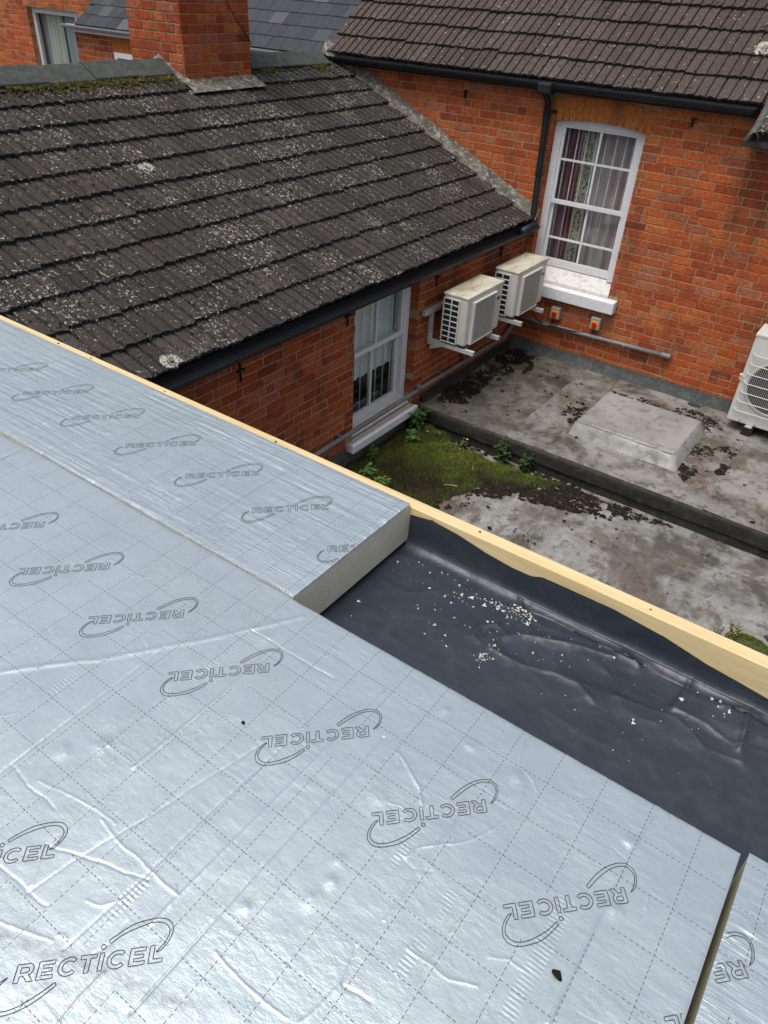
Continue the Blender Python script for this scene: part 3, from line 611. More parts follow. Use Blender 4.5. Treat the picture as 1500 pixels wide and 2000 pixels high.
for (x, z) in ((1.52, 1.50), (-0.98, 1.47)): MB().box(x - 0.006, x + 0.006, -0.05, 0.0, z - 0.07, z + 0.01).box(x - 0.006, x + 0.05, -0.05, -0.04, z, z + 0.012).build('gutter_bracket', MT['iron'], house)
# flashing at the foot of the wall
n = 120; U = np.linspace(0.0, 4.3, n); Vv = np.linspace(0, 1, 6); UU, VV = np.meshgrid(U, Vv)
top = -1.105 + 0.05 * fbm(UU * 2, UU * 0, 3) + 0.02 * fbm(UU * 14, UU * 0, 4)
grid_mesh('wall_flashing', UU, -0.012 - 0.07 * (1 - VV) ** 1.5 + 0.006 * fbm(UU * 9, VV * 4, 9), -1.215 + (top + 1.215) * VV, MT['flash'], house)
# ================================================================== OUTBUILDING (wall faces +x, plane x = 0)
barn = empty('brick_outbuilding', (-1.0, -3.0, -1.5))
tag(barn, 'low brick outbuilding with dark lichened tile roof and brick chimney', 'building')
LY0, LY1, LZ0 = -3.22, -2.22, -1.13                 # window opening
w = MB(); w.box(-0.28, -e, -9.0, LY0 - e, -5.19, 0.30); w.box(-0.28, -e, LY1 + e, -0.002, -5.19, 0.30); w.box(-0.28, -e, LY0 - e, LY1 + e, -5.19, LZ0 - 0.02)
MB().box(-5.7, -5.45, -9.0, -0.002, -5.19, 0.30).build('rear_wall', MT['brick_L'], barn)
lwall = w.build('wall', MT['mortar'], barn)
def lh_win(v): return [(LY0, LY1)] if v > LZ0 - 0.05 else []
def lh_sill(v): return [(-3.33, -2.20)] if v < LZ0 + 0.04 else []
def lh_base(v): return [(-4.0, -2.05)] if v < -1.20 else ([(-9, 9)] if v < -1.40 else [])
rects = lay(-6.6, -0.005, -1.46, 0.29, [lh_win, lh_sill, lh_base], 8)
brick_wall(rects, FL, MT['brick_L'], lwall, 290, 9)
bx(-0.02, 0.002, -4.3, -2.02, -1.75, -1.205).build('rendered_plinth', MT['render'], barn)
bx(-0.02, 0.001, -6.4, -4.3, -1.75, -1.45).build('rendered_plinth', MT['render'], barn)
# --- window
lw = empty('window', (-0.1, -2.72, LZ0), barn); FX = -0.095
f = MB(); f.box(-0.21, FX, LY0 + 0.002, LY0 + 0.07, LZ0, 0.30); f.box(-0.21, FX, LY1 - 0.085, LY1 - 0.002, LZ0, 0.30); f.box(-0.21, FX, LY0 + 0.07, LY1 - 0.085, 0.24, 0.30)
f.build('frame', MT['white'], lw, bevel=0.003)
us = sash(LY0 + 0.055, LY1 - 0.075, -0.405, 0.25, -0.150, -0.110, 0.042, 0.042, 0.04, [-2.735], [], 'us', 1).build('upper_sash', MT['white'], lw, bevel=0.002)
lsh = sash(LY0 + 0.055, LY1 - 0.075, LZ0 + 0.01, -0.375, -0.194, -0.154, 0.042, 0.04, 0.085, [-2.735], [], 'ls', 1).build('lower_sash', MT['white'], lw, bevel=0.002)
bx(-0.132, -0.129, LY0 + 0.08, LY1 - 0.1, -0.38, 0.22).build('pane', MT['glass'], us); bx(-0.176, -0.173, LY0 + 0.08, LY1 - 0.1, LZ0 + 0.08, -0.40).build('pane', MT['glass'], lsh)
MB().prism([(-0.20, LZ0 + 0.012), (-0.10, LZ0 + 0.004), (0.0, LZ0 - 0.03), (0.0, LZ0 - 0.07), (-0.20, LZ0 - 0.07)], 1, LY0 + 0.001, LY1 - 0.001).build('timber_sill', MT['white_peel'], lw, bevel=0.003)
MB().prism([(-0.05, -1.175), (0.078, -1.150), (0.088, -1.155), (0.088, -1.236), (0.08, -1.242), (-0.05, -1.242)], 1, -3.315, -2.215).build('stone_sill', MT['white'], lw, bevel=0.006)
for k in range(7): MB().tube([(-0.206, LY0 + 0.12 + 0.125 * k, LZ0 + 0.05), (-0.206, LY0 + 0.12 + 0.125 * k, 0.25)], 0.006, 8).build('security_bar', MT['white'], lw, smooth=True)
rm = MB(); a0, a1 = LY0 - 0.05, LY1 + 0.05
rm.add([(-0.28, a0, -1.3), (-0.28, a1, -1.3), (-1.5, a1, -1.3), (-1.5, a0, -1.3), (-0.28, a0, 0.4), (-0.28, a1, 0.4), (-1.5, a1, 0.4), (-1.5, a0, 0.4)], [(0, 1, 2, 3), (7, 6, 5, 4), (1, 5, 6, 2), (2, 6, 7, 3), (3, 7, 4, 0)])
rm.build('room_lining', MT['room'], lw, fix=False)
curtain('net_curtain', 'net', 'white net curtain hanging in the outbuilding window beside the wall bracket', LY0, LY1, -0.72, 0.28, -0.236, 9, 0.008, ax=1, seed=6)
# --- roof: z = 0.337 - 0.453 x
TH = math.atan(0.453); LU = (-math.cos(TH), 0, math.sin(TH)); LN = (math.sin(TH), 0, math.cos(TH)); lp0 = Vector((0, 0, 0.335))
def lrp(d, y, off): q = lp0 - Vector(LU) * d + Vector(LN) * off; return (q.x, y, q.z)
rf = MB(); rf.add([lrp(0.02, -9.0, -0.004), lrp(0.02, -0.01, -0.004), lrp(-3.06, -0.01, -0.004), lrp(-3.06, -9.0, -0.004), lrp(0.02, -9.0, -0.05), lrp(0.02, -0.01, -0.05), lrp(-3.06, -0.01, -0.05), lrp(-3.06, -9.0, -0.05)], [(0, 1, 2, 3), (7, 6, 5, 4), (0, 4, 5, 1), (1, 5, 6, 2), (2, 6, 7, 3), (3, 7, 4, 0)])
pk = lrp(-3.06, 0, 0.02); rf.add([(pk[0], -9.0, pk[2]), (pk[0], -0.01, pk[2]), (-5.85, -0.01, 0.27), (-5.85, -9.0, 0.27)], [(0, 1, 2, 3)])
lroof = rf.build('roof', MT['tile_L'], barn)
lay_tiles(lroof, MT['tile_L'], lrp(0.07, 0, 0.0), (0, 1, 0), LU, LN, [-0.13 - 0.2 * k for k in range(36)], range(0, 11), 298, 51, skip=lambda p, r: r == 0 and p.y < -6.33)
for k in range(19):                                   # angular ridge tiles
    y1 = -0.30 - 0.462 * k; y0 = y1 - 0.456
    if -2.62 < (y0 + y1) / 2 < -1.73 and y1 > -2.6 and y0 < -1.75 and (y0 > -2.62 and y1 < -1.72): continue
    j = random.uniform(-0.006, 0.006); A = 1.708 + j; mb = MB()
    sec = [(-2.650, 1.583 + j), (-2.652, 1.600 + j), (-2.835, A - 0.004), (-2.853, A), (-2.87, A - 0.004), (-3.055, 1.60 + j), (-3.057, 1.583 + j), (-2.853, A - 0.022)]
    mb.prism(sec, 1, y0, y1); mb.build('ridge_tile', MT['ridge'], lroof, bevel=0.004)
n = 300; U = np.linspace(-7.5, -0.05, n); Vv = np.linspace(0, 1, 5); UU, VV = np.meshgrid(U, Vv); nz = fbm(UU * 12, VV * 3, 4)
tag(grid_mesh('ridge_bedding', -2.70 + 0.085 * VV * (0.5 + nz), UU, 1.588 - 0.028 * VV + 0.03 * (nz - 0.4) * (1 - VV), MT['soil'], lroof), kind='stuff')
# mortar fillet where the roof runs into the house wall
n = 260; U = np.linspace(-2.95, 0.12, n); Vv = np.linspace(0, 1, 12); UU, VV = np.meshgrid(U, Vv)
nz = fbm(UU * 11, VV * 3, 14); n2 = fbm(UU * 45, VV * 9, 15); base = 0.335 - 0.453 * UU + 0.045
edge = 0.115 + 0.05 * (fbm(UU * 4, UU * 0, 17) - 0.45)
grid_mesh('mortar_fillet', UU, -edge * (1 - VV) + 0.004 - 0.02 * n2, base - 0.035 + 0.13 * VV ** 0.8 + 0.035 * (nz - 0.45) * VV * (1.4 - VV) + 0.016 * (n2 - 0.45), MT['cement'], barn)
# --- chimney
ch = MB(); ch.box(-3.295, -2.556, -2.614, -1.731, 1.2, 3.3); chim = ch.build('chimney', MT['mortar'], barn)
def cl(u0, u1, flip):
    out = []; H = 0.0798; z = 1.20; r = 0
    while z < 3.25:
        L = (u1 - u0) / 4.0 if u1 - u0 > 0.8 else (u1 - u0) / 3.333
        u = u0 - (L / 2 if (r + flip) % 2 else 0)
        while u < u1 - 0.02:
            a, b = max(u, u0), min(u + L, u1); 
            if b - a > 0.03: out.append(((a + b) / 2, z + H / 2, b - a - 0.009, H - 0.009))
            u += L
        z += H; r += 1
    return out
def chim_face(rects, fn, rz, seed, vis):
    R = random.Random(seed); mb = MB(); V = {}
    for (u, v, w_, h) in rects:
        M4 = Matrix.Translation(Vector(fn(u, v))) @ Matrix.Rotation(rz + R.gauss(0, 0.004), 4, 'Z')
        if vis and 1.4 < v < 2.3:
            k = round(w_, 3)
            if k not in V:
                V[k] = []
                for i in range(4):
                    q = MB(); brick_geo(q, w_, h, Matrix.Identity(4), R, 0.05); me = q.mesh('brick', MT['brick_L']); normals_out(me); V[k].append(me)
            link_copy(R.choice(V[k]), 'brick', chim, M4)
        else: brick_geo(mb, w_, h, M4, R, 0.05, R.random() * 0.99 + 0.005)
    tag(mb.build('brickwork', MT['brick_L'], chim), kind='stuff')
chim_face(cl(-2.62, -1.725, 0), lambda u, v: (-2.55, u, v), -math.pi / 2, 61, True)
chim_face(cl(-3.30, -2.562, 1), lambda u, v: (u, -2.62, v), math.pi, 62, True)
chim_face(cl(-3.30, -2.562, 1), lambda u, v: (u, -1.725, v), 0.0, 63, False)
chim_face(cl(-2.61, -1.735, 0), lambda u, v: (-3.30, u, v), math.pi / 2, 64, False)
bx(-3.36, -2.49, -2.68, -1.665, 3.25, 3.42).build('chimney_cap', MT['cement'], chim, bevel=0.02)
def flaunch(A, B, out, drop, h, seed, name):
    n = 60; U, VV = np.meshgrid(np.linspace(0, 1, n), np.linspace(0, 1, 8)); nz = fbm(U * 14, VV * 3, seed)
    A, B, out = map(np.array, (A, B, out)); P = A[None, None] + (B - A)[None, None] * U[..., None]
    P = P + out[None, None] * ((1 - VV) * (0.85 + 0.35 * nz))[..., None]; P[..., 2] += h * VV + 0.02 * (nz - 0.4) + drop * (1 - VV)
    grid_mesh(name, P[..., 0], P[..., 1], P[..., 2], MT['cement'], chim)
flaunch((-2.552, -2.68, 1.525), (-2.552, -1.70, 1.525), (0.19, 0, 0), -0.055, 0.03, 31, 'chimney_flaunching')
flaunch((-2.40, -2.60, 1.440), (-2.90, -2.60, 1.69), (0, -0.09, 0), 0.01, 0.06, 32, 'chimney_flaunching')
MB().tube([(-2.540, -2.10, 2.26), (-2.538, -2.039, 2.186), (-2.538, -1.905, 2.023), (-2.538, -1.80, 1.915), (-2.54, -1.72, 1.83), (-2.62, -1.715, 1.80)], 0.004, 6).build('aerial_cable', MT['iron'], chim)
# --- eaves gutter
gu = MB(); gu.sweep(gutter_prof(0.115, 0.262, 0.056), 1, -6.32, -0.03, closed=True); lg = gu.build('gutter', MT['black_pvc'], barn)
for y in (-4.35, -2.6, -0.85): MB().sweep(gutter_prof(0.115, 0.265, 0.062, t=0.006), 1, y - 0.035, y + 0.035, closed=True).build('gutter_joint', MT['black_pvc'], lg)
MB().tube([(0.115, -0.38, 0.243), (0.115, -0.10, 0.256), (0.105, -0.06, 0.262)], [0.050, 0.054, 0.05], 14).build('gutter_shoe', MT['black_pvc'], lg, smooth=True)
MB().tube([(0.09, -0.08, 0.24), (0.09, -0.08, 0.32)], 0.047, 14).build('gutter_shoe', MT['black_pvc'], lg)
bx(0.003, 0.05, -6.32, -0.03, 0.17, 0.29).build('fascia', MT['black_pvc'], barn)
for y, z in ((-4.62, 0.07), (-1.93, 0.10), (-0.62, 0.10), (-3.35, 0.12)): MB().box(0.004, 0.02, y - 0.005, y + 0.005, z - 0.09, z + 0.08).box(0.005, 0.03, y - 0.04, y + 0.04, z - 0.003, z + 0.006).build('gutter_bracket', MT['iron'], barn)

# ================================================================== SLATED RANGE beyond the ridge
sh = empty('slate_roofed_house', (-5.5, 0.5, -5)); tag(sh, 'brick range with blue grey slate roof and pale gutter behind the chimney', 'house')
SY = 0.30; w = MB(); w.box(-8.32, -2.95, SY + e, 5.0, -5.19, 1.62); sw = w.build('wall', MT['mortar'], sh)
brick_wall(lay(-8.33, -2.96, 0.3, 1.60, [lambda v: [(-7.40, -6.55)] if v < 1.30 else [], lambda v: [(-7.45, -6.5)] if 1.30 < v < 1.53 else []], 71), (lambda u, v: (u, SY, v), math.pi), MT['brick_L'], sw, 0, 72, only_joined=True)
for k in range(12):
    x = -7.44 + 0.077 * k; bx(x, x + 0.068, SY - 0.001, SY + 0.1, 1.305, 1.525).build('arch_brick', MT['brick_arch'], sw)
swn = empty('window', (-6.97, SY, 0.5), sh)
f = MB(); f.box(-7.395, -7.33, SY - 0.02, SY + 0.05, 0.4, 1.295); f.box(-6.62, -6.555, SY - 0.02, SY + 0.05, 0.4, 1.295); f.box(-7.33, -6.62, SY - 0.02, SY + 0.05, 1.225, 1.295); f.build('frame', MT['white'], swn); bx(-7.33, -6.62, SY + 0.002, SY + 0.006, 0.4, 1.225).build('pane', MT['dark'], swn)
PS = math.radians(38); SU = Vector((0, math.cos(PS), math.sin(PS))); SN = Vector((0, -math.sin(PS), math.cos(PS))); s0 = Vector((0, 0.20, 1.60))
def srp(x, d, off): q = s0 + SU * d + SN * off; return (x, q.y, q.z)
rf = MB(); rf.add([srp(-8.16, 0, -0.006), srp(-2.93, 0, -0.006), srp(-2.93, 3.0, -0.006), srp(-8.16, 3.0, -0.006), srp(-8.16, 0, -0.04), srp(-2.93, 0, -0.04), srp(-2.93, 3.0, -0.04), srp(-8.16, 3.0, -0.04)], [(0, 1, 2, 3), (7, 6, 5, 4), (0, 4, 5, 1), (1, 5, 6, 2), (2, 6, 7, 3), (3, 7, 4, 0)])
pk = srp(0, 3.0, 0); rf.add([(-8.16, pk[1], pk[2]), (-2.93, pk[1], pk[2]), (-2.93, pk[1] + 2.4, pk[2] - 1.9), (-8.16, pk[1] + 2.4, pk[2] - 1.9)], [(0, 1, 2, 3)])
sroof = rf.build('roof', MT['slate'], sh)
SV = []
for i in range(6):
    R = random.Random(i); mb = MB(); a = [R.uniform(-0.003, 0.003) for _ in range(4)]
    mb.add([(-0.123, a[0], 0.008), (0.123, a[1], 0.008), (0.123, 0.30, 0.0), (-0.123, 0.30, 0.0), (-0.123, a[0], 0.017), (0.123, a[1], 0.017), (0.123, 0.30, 0.005), (-0.123, 0.30, 0.005)], [(3, 2, 1, 0), (4, 5, 6, 7), (0, 1, 5, 4), (1, 2, 6, 5), (2, 3, 7, 6), (3, 0, 4, 7)])
    SV.append(mb.mesh('slate', MT['slate']))
rotS = Matrix(((1, 0, 0), tuple(SU), tuple(SN))).transposed().to_4x4()
for r in range(13):
    for c in range(21):
        x = -8.03 + 0.25 * c + (0.125 if r % 2 else 0)
        if x > -3.0: continue
        link_copy(random.choice(SV), 'slate', sroof, Matrix.Translation(s0 + SU * (0.21 * r) + Vector((x, 0, 0))) @ rotS @ Matrix.Rotation(random.gauss(0, 0.008), 4, 'Z'))
gu = MB(); gu.sweep(gutter_prof(0.185, 1.60, 0.055), 0, -8.42, -3.30, closed=True)
for x in (-8.42, -3.30): gu.prism([(0.185 - 0.055 * math.cos(math.pi * k / 8), 1.60 - 0.055 * math.sin(math.pi * k / 8)) for k in range(9)], 0, x - 0.004, x + 0.004)
gu.build('gutter', m_simple('pale_grey_gutter', (0.42, 0.45, 0.47), 0.45, var=0.15), sh)
bx(-8.3, -2.96, 0.245, 0.305, 1.50, 1.585).build('fascia', MT['white'], sh)

# ================================================================== TALL HOUSE far left
th = empty('tall_brick_house', (-11, 1.5, -5)); tag(th, 'orange brick house wall with a curtained white casement window above the ridge', 'house')
TY = 1.20; WX0, WX1, WZ1 = -10.93, -9.47, 1.68
w = MB(); w.box(-17, WX0, TY + e, 1.7, -5.19, 5); w.box(WX1, -8.0, TY + e, 1.7, -5.19, 5); w.box(WX0, WX1, TY + e, 1.7, WZ1 + 0.005, 5); w.box(WX0, WX1, TY + e, 1.7, -5.19, 0.35); tw = w.build('wall', MT['mortar'], th)
brick_wall(lay(-14.5, -8.2, 0.4, 2.5, [lambda v: [(WX0, WX1)] if v < WZ1 else []], 81), (lambda u, v: (u, TY, v), math.pi), MT['brick'], tw, 0, 82, only_joined=True)
wn_ = empty('window', (-10.2, TY + 0.1, 0.36), th)
f = MB(); fy0, fy1 = TY + 0.10, TY + 0.17
f.box(WX0, WX0 + 0.075, fy0, fy1, 0.36, WZ1); f.box(WX1 - 0.075, WX1, fy0, fy1, 0.36, WZ1); f.box(WX0 + 0.075, WX1 - 0.075, fy0, fy1, WZ1 - 0.085, WZ1); f.box(WX0 + 0.075, WX1 - 0.075, fy0, fy1, 0.36, 0.45); f.box(WX1 - 0.22, WX1 - 0.17, fy0, fy1, 0.45, WZ1 - 0.085); f.build('frame', MT['white'], wn_, bevel=0.004)
bx(WX0 + 0.07, WX1 - 0.07, TY + 0.13, TY + 0.135, 0.44, WZ1 - 0.08).build('pane', MT['glass'], wn_)
bx(WX0 - 0.02, WX1 + 0.02, 1.45, 1.49, 0.3, WZ1 + 0.02).build('room_lining', MT['steelcurtain'], wn_)
curtain('curtain', 'cream', 'cream curtain drawn aside in the window of the tall house', WX0 + 0.28, WX0 + 0.72, 0.38, WZ1, 1.385, 4, 0.02, seed=9)
curtain('curtain', 'steelcurtain', 'grey curtain hanging at the slate roof side of the tall house window', WX0 + 0.85, WX1, 0.38, WZ1, 1.395, 5, 0.018, seed=10)

# ================================================================== LEAD FLAT ROOFS
def sheet(name, x0, x1, y0, y1, z, mat, parent, seed, lap=0.0, nx=40, ny=40):
    X, Y = np.meshgrid(np.linspace(x0, x1, nx), np.linspace(y0, y1, ny))
    Z = z + 0.010 * (fbm(X * 2.3, Y * 2.3, seed) - 0.47) + 0.006 * (fbm(X * 9, Y * 9, seed + 5) - 0.47)
    if lap: Z[:, 0] += lap; Z[:, 1] += lap * 0.8
    return grid_mesh(name, X, Y, Z, mat, parent)
KY = -2.10; ZU, ZL = -1.205, -1.46
s = MB(); s.box(0.004, 4.4, KY + 0.02, -0.004, -5.19, ZU - 0.03); up = tag(s.build('flat_roof_upper', MT['kerb']), kind='structure')
xs = [0.006, 1.085, 1.50, 3.04, 4.4]
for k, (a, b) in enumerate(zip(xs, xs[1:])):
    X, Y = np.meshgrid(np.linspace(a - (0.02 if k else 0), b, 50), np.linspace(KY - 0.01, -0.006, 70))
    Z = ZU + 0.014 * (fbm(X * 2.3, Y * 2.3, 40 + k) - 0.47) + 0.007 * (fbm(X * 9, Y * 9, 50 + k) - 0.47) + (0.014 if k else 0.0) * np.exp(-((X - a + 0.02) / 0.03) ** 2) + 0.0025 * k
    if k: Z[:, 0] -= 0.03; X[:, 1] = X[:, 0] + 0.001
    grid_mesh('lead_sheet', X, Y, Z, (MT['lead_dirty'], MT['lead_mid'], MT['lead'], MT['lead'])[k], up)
n = 160; U, VV = np.meshgrid(np.linspace(0.004, 4.4, n), np.linspace(0, 1, 10)); a = VV * math.pi * 0.5        # rolled nose and fascia of the kerb
wob = 0.02 * (fbm(U * 2, U * 0, 3) - 0.45) + 0.012 * (fbm(U * 7, VV * 3, 8) - 0.45)
yy = np.where(VV < 0.4, KY - 0.012 - 0.028 * np.sin(np.minimum(VV / 0.4, 1) * math.pi / 2), KY - 0.04 + 0.02 * (VV - 0.4)); zz = np.where(VV < 0.4, ZU + 0.006 - 0.028 * (1 - np.cos(np.minimum(VV / 0.4, 1) * math.pi / 2)), ZU - 0.022 - 0.20 * (VV - 0.4))
grid_mesh('kerb_nosing', U, yy + wob * (0.3 + VV), zz + wob * 0.6, MT['kerb'], up)
bx(0.004, 4.4, KY - 0.002, KY + 0.019, -1.9, ZU - 0.06).build('kerb_face', MT['kerb'], up)
s = MB(); s.box(0.004, 4.4, -6.384, KY - 0.01, -5.19, ZL - 0.03); low = tag(s.build('flat_roof_lower', MT['kerb']), kind='structure')
for k, (a, b, c, d) in enumerate(((0.006, 1.82, -6.37, -2.112), (1.80, 3.25, -6.37, -2.112), (3.23, 4.4, -6.37, -2.112))):
    X, Y = np.meshgrid(np.linspace(a, b, 60), np.linspace(c, d, 120)); step = np.clip((Y + 3.16) / 0.012, 0, 1) * 0.014
    Z = ZL - 0.006 + (0.012 if k else 0.0) * np.exp(-((X - a) / 0.03) ** 2) + 0.022 * (fbm(X * 1.7, Y * 1.7, 60 + k) - 0.47) + 0.008 * (fbm(X * 8, Y * 8, 70 + k) - 0.47) + step + 0.003 * k
    if k: Z[:, 0] -= 0.03; X[:, 1] = X[:, 0] + 0.001
    grid_mesh('lead_sheet', X, Y, Z, MT['lead2'], low)
n = 120; U, VV = np.meshgrid(np.linspace(-2.05, -0.01, n), np.linspace(0, 1, 7))                                 # dark upstand under the outbuilding wall
grid_mesh('wall_upstand', 0.006 + 0.06 * (1 - VV) ** 1.4 + 0.006 * fbm(U * 8, VV * 4, 6), U, ZU - 0.012 + 0.09 * VV + 0.02 * fbm(U * 5, U * 0, 2) * VV, MT['upstand'], up)

# dressed lead box over a roof hatch
hb = empty('lead_covered_hatch', (2.07, -1.15, ZU)); tag(hb, 'low lead covered hatch with dressed corners on the upper flat roof', 'roof hatch')
def ring(x0, x1, y0, y1, z, n=14):
    P = []
    for (a, b) in (((x0, y0), (x1, y0)), ((x1, y0), (x1, y1)), ((x1, y1), (x0, y1)), ((x0, y1), (x0, y0))):
        P += [(a[0] + (b[0] - a[0]) * k / n, a[1] + (b[1] - a[1]) * k / n, z) for k in range(n)]
    return P
R = random.Random(4); mb = MB(); L = [ring(1.525, 2.64, -1.65, -0.66, ZU - 0.01), ring(1.535, 2.63, -1.638, -0.67, ZU + 0.012), ring(1.545, 2.60, -1.60, -0.69, ZU + 0.06), ring(1.562, 2.572, -1.585, -0.70, ZU + 0.118), ring(1.575, 2.560, -1.57, -0.712, ZU + 0.126)]
m_ = len(L[0]); vs = [(x + R.gauss(0, 0.0035), y + R.gauss(0, 0.0035), z + R.gauss(0, 0.002)) for r in L for (x, y, z) in r]
mb.add(vs, [(i * m_ + k, i * m_ + (k + 1) % m_, (i + 1) * m_ + (k + 1) % m_, (i + 1) * m_ + k) for i in range(len(L) - 1) for k in range(m_)]); mb.build('skirt', MT['lead_box'], hb, smooth=True)
X, Y = np.meshgrid(np.linspace(1.572, 2.563, 60), np.linspace(-1.573, -0.709, 60)); grid_mesh('lid', X, Y, ZU + 0.1265 + 0.006 * fbm(X * 6, Y * 6, 4) + 0.012 * np.exp(-((Y + 1.53) / 0.03) ** 2), MT['lead_box'], hb)
MB().tube([(1.57, -1.552, ZU + 0.13), (1.9, -1.556, ZU + 0.13), (2.25, -1.553, ZU + 0.13), (2.555, -1.556, ZU + 0.13)], 0.011, 8).build('lead_roll', MT['lead_box'], hb, smooth=True)

# cushions of moss along the foot of the ridge tiles
r = np.random.default_rng(5); n = 2000; yy = r.uniform(-4.9, -0.4, n); k = fbm(yy * 2.2, yy * 0, 44) + 0.25 * np.exp(-((yy + 3.6) / 0.6) ** 2) > 0.52; yy = yy[k]; n = len(yy); dd = r.exponential(0.05, n).clip(0, 0.28); xx = -2.655 + dd * 0.91; zz = 0.335 - 0.453 * xx + 0.043 + r.normal(0, 0.004, n)
a = r.uniform(0, 6.28, n); L_ = r.uniform(0.008, 0.022, n); base = np.array([(1, 0, 0), (-0.5, 0.87, 0), (-0.5, -0.87, 0), (0, 0, 0.9)]); V = base[None] * (1 + r.normal(0, 0.25, (n, 4, 3))) * L_[:, None, None]
P = np.stack([V[..., 0] * np.cos(a)[:, None] - V[..., 1] * np.sin(a)[:, None] + xx[:, None], V[..., 0] * np.sin(a)[:, None] + V[..., 1] * np.cos(a)[:, None] + yy[:, None], V[..., 2] + zz[:, None]], -1).reshape(-1, 3)
tag(tri_mesh('ridge_moss', P, (np.array([(0, 1, 3), (1, 2, 3), (2, 0, 3)])[None] + 4 * np.arange(n)[:, None, None]).reshape(-1, 3), MT['moss'], lroof, tint=np.repeat(np.clip(r.normal(0.16, 0.14, n), 0, 1), 4)), kind='stuff')
# ================================================================== SERVICES ON THE WALLS
def ac_small(y0, label):
    t = empty('air_conditioner', (0.3, y0 + 0.355, -0.486)); tag(t, label, 'air conditioner', 'outdoor units on wall brackets')
    y1 = y0 + 0.71; x0, x1, z0, z1 = 0.160, 0.432, -0.478, 0.006
    bx(x0, x1, y0, y1, z0, z1).build('casing', MT['ac'], t, bevel=0.022, seg=3)
    bx(x0 - 0.006, x1 + 0.006, y0 - 0.006, y1 + 0.006, z1 - 0.012, z1 + 0.014).build('lid', MT['ac_top'], t, bevel=0.009, seg=3)
    g = MB(); g.box(x0 + 0.012, x0 + 0.185, y0 - 0.0035, y0 + 0.01, z0 + 0.012, z1 - 0.045); g.build('coil', MT['dark'], t)
    g = MB(); ya, yb = y0 - 0.012, y0 - 0.004
    for x in (x0 + 0.010, x0 + 0.096, x0 + 0.182): g.box(x - 0.005, x + 0.005, ya, yb, z0 + 0.008, z1 - 0.035)
    for k in range(9): z = z0 + 0.012 + 0.0545 * k; g.box(x0 + 0.006, x0 + 0.187, ya + 0.0015, yb, z - 0.0045, z + 0.0045)
    g.build('side_grille', MT['ac_w'], t)
    g = MB(); a, b = y0 + 0.075, y0 + 0.535; zz0, zz1 = z0 + 0.012, z1 - 0.042; X0, X1 = x1 - 0.004, x1 + 0.034
    g.box(X0, X1, a, a + 0.034, zz0, zz1); g.box(X0, X1 - 0.008, b - 0.012, b, zz0, zz1); g.box(X0, X1, a + 0.034, b - 0.012, zz1 - 0.016, zz1 - 0.001); g.box(X0, X1, a + 0.034, b - 0.012, zz0 + 0.001, zz0 + 0.014); g.build('grille_frame', MT['ac_w'], t, bevel=0.004)
    bx(x1 - 0.002, x1 + 0.003, a + 0.034, b - 0.012, zz0 + 0.014, zz1 - 0.016).build('fan_recess', MT['olive'], t)
    g = MB(); n = 22
    for k in range(n): z = zz0 + 0.024 + (zz1 - zz0 - 0.05) * k / (n - 1); g.box(X1 - 0.009, X1 - 0.003, a + 0.0345, b - 0.0125, z - 0.0026, z + 0.0026)
    tag(g.build('louvres', MT['ac_w'], t), kind='stuff')
    bx(x1 + 0.0005, x1 + 0.002, y0 + 0.60, y0 + 0.655, -0.155, -0.125).build('badge', MT['dark'], t)
    for y in (y0 + 0.02, y0 + 0.545): bx(0.36, 0.44, y - 0.012, y + 0.028, -0.496, -0.4775).build('foot', MT['iron'], t, bevel=0.004)
    br = empty('wall_bracket', (0.02, y0 + 0.3, -0.5)); tag(br, 'white steel wall bracket carrying the ' + ('unit beside the house window' if y0 > -1.5 else 'unit beside the outbuilding window'), 'bracket', 'brackets of the wall units')
    for y in (y0 + 0.02, y0 + 0.545):
        g = MB(); g.box(0.012, 0.545, y - 0.016, y + 0.020, -0.502, -0.497); g.box(0.012, 0.545, y - 0.016, y - 0.012, -0.537, -0.502); g.box(0.012, 0.545, y + 0.016, y + 0.020, -0.537, -0.502); g.build('arm', MT['galv'], br)
        bx(0.006, 0.045, y - 0.018, y + 0.022, -0.555, -0.22).build('upright', MT['galv'], br, bevel=0.003)
        MB().add([(0.045, y - 0.014, -0.53), (0.22, y - 0.014, -0.53), (0.045, y - 0.014, -0.60), (0.045, y + 0.018, -0.53), (0.22, y + 0.018, -0.53), (0.045, y + 0.018, -0.60)], [(0, 1, 2), (5, 4, 3), (0, 3, 4, 1), (1, 4, 5, 2), (2, 5, 3, 0)]).build('gusset', MT['galv'], br)
    bx(0.004, 0.05, y0 - 0.13, y0 + 0.66, -0.225, -0.175).build('wall_rail', MT['galv'], br, bevel=0.003)
ac_small(-2.02, 'ivory air conditioner on wall bracket beside the outbuilding window')
ac_small(-0.985, 'ivory air conditioner on wall bracket in the corner by the house window')
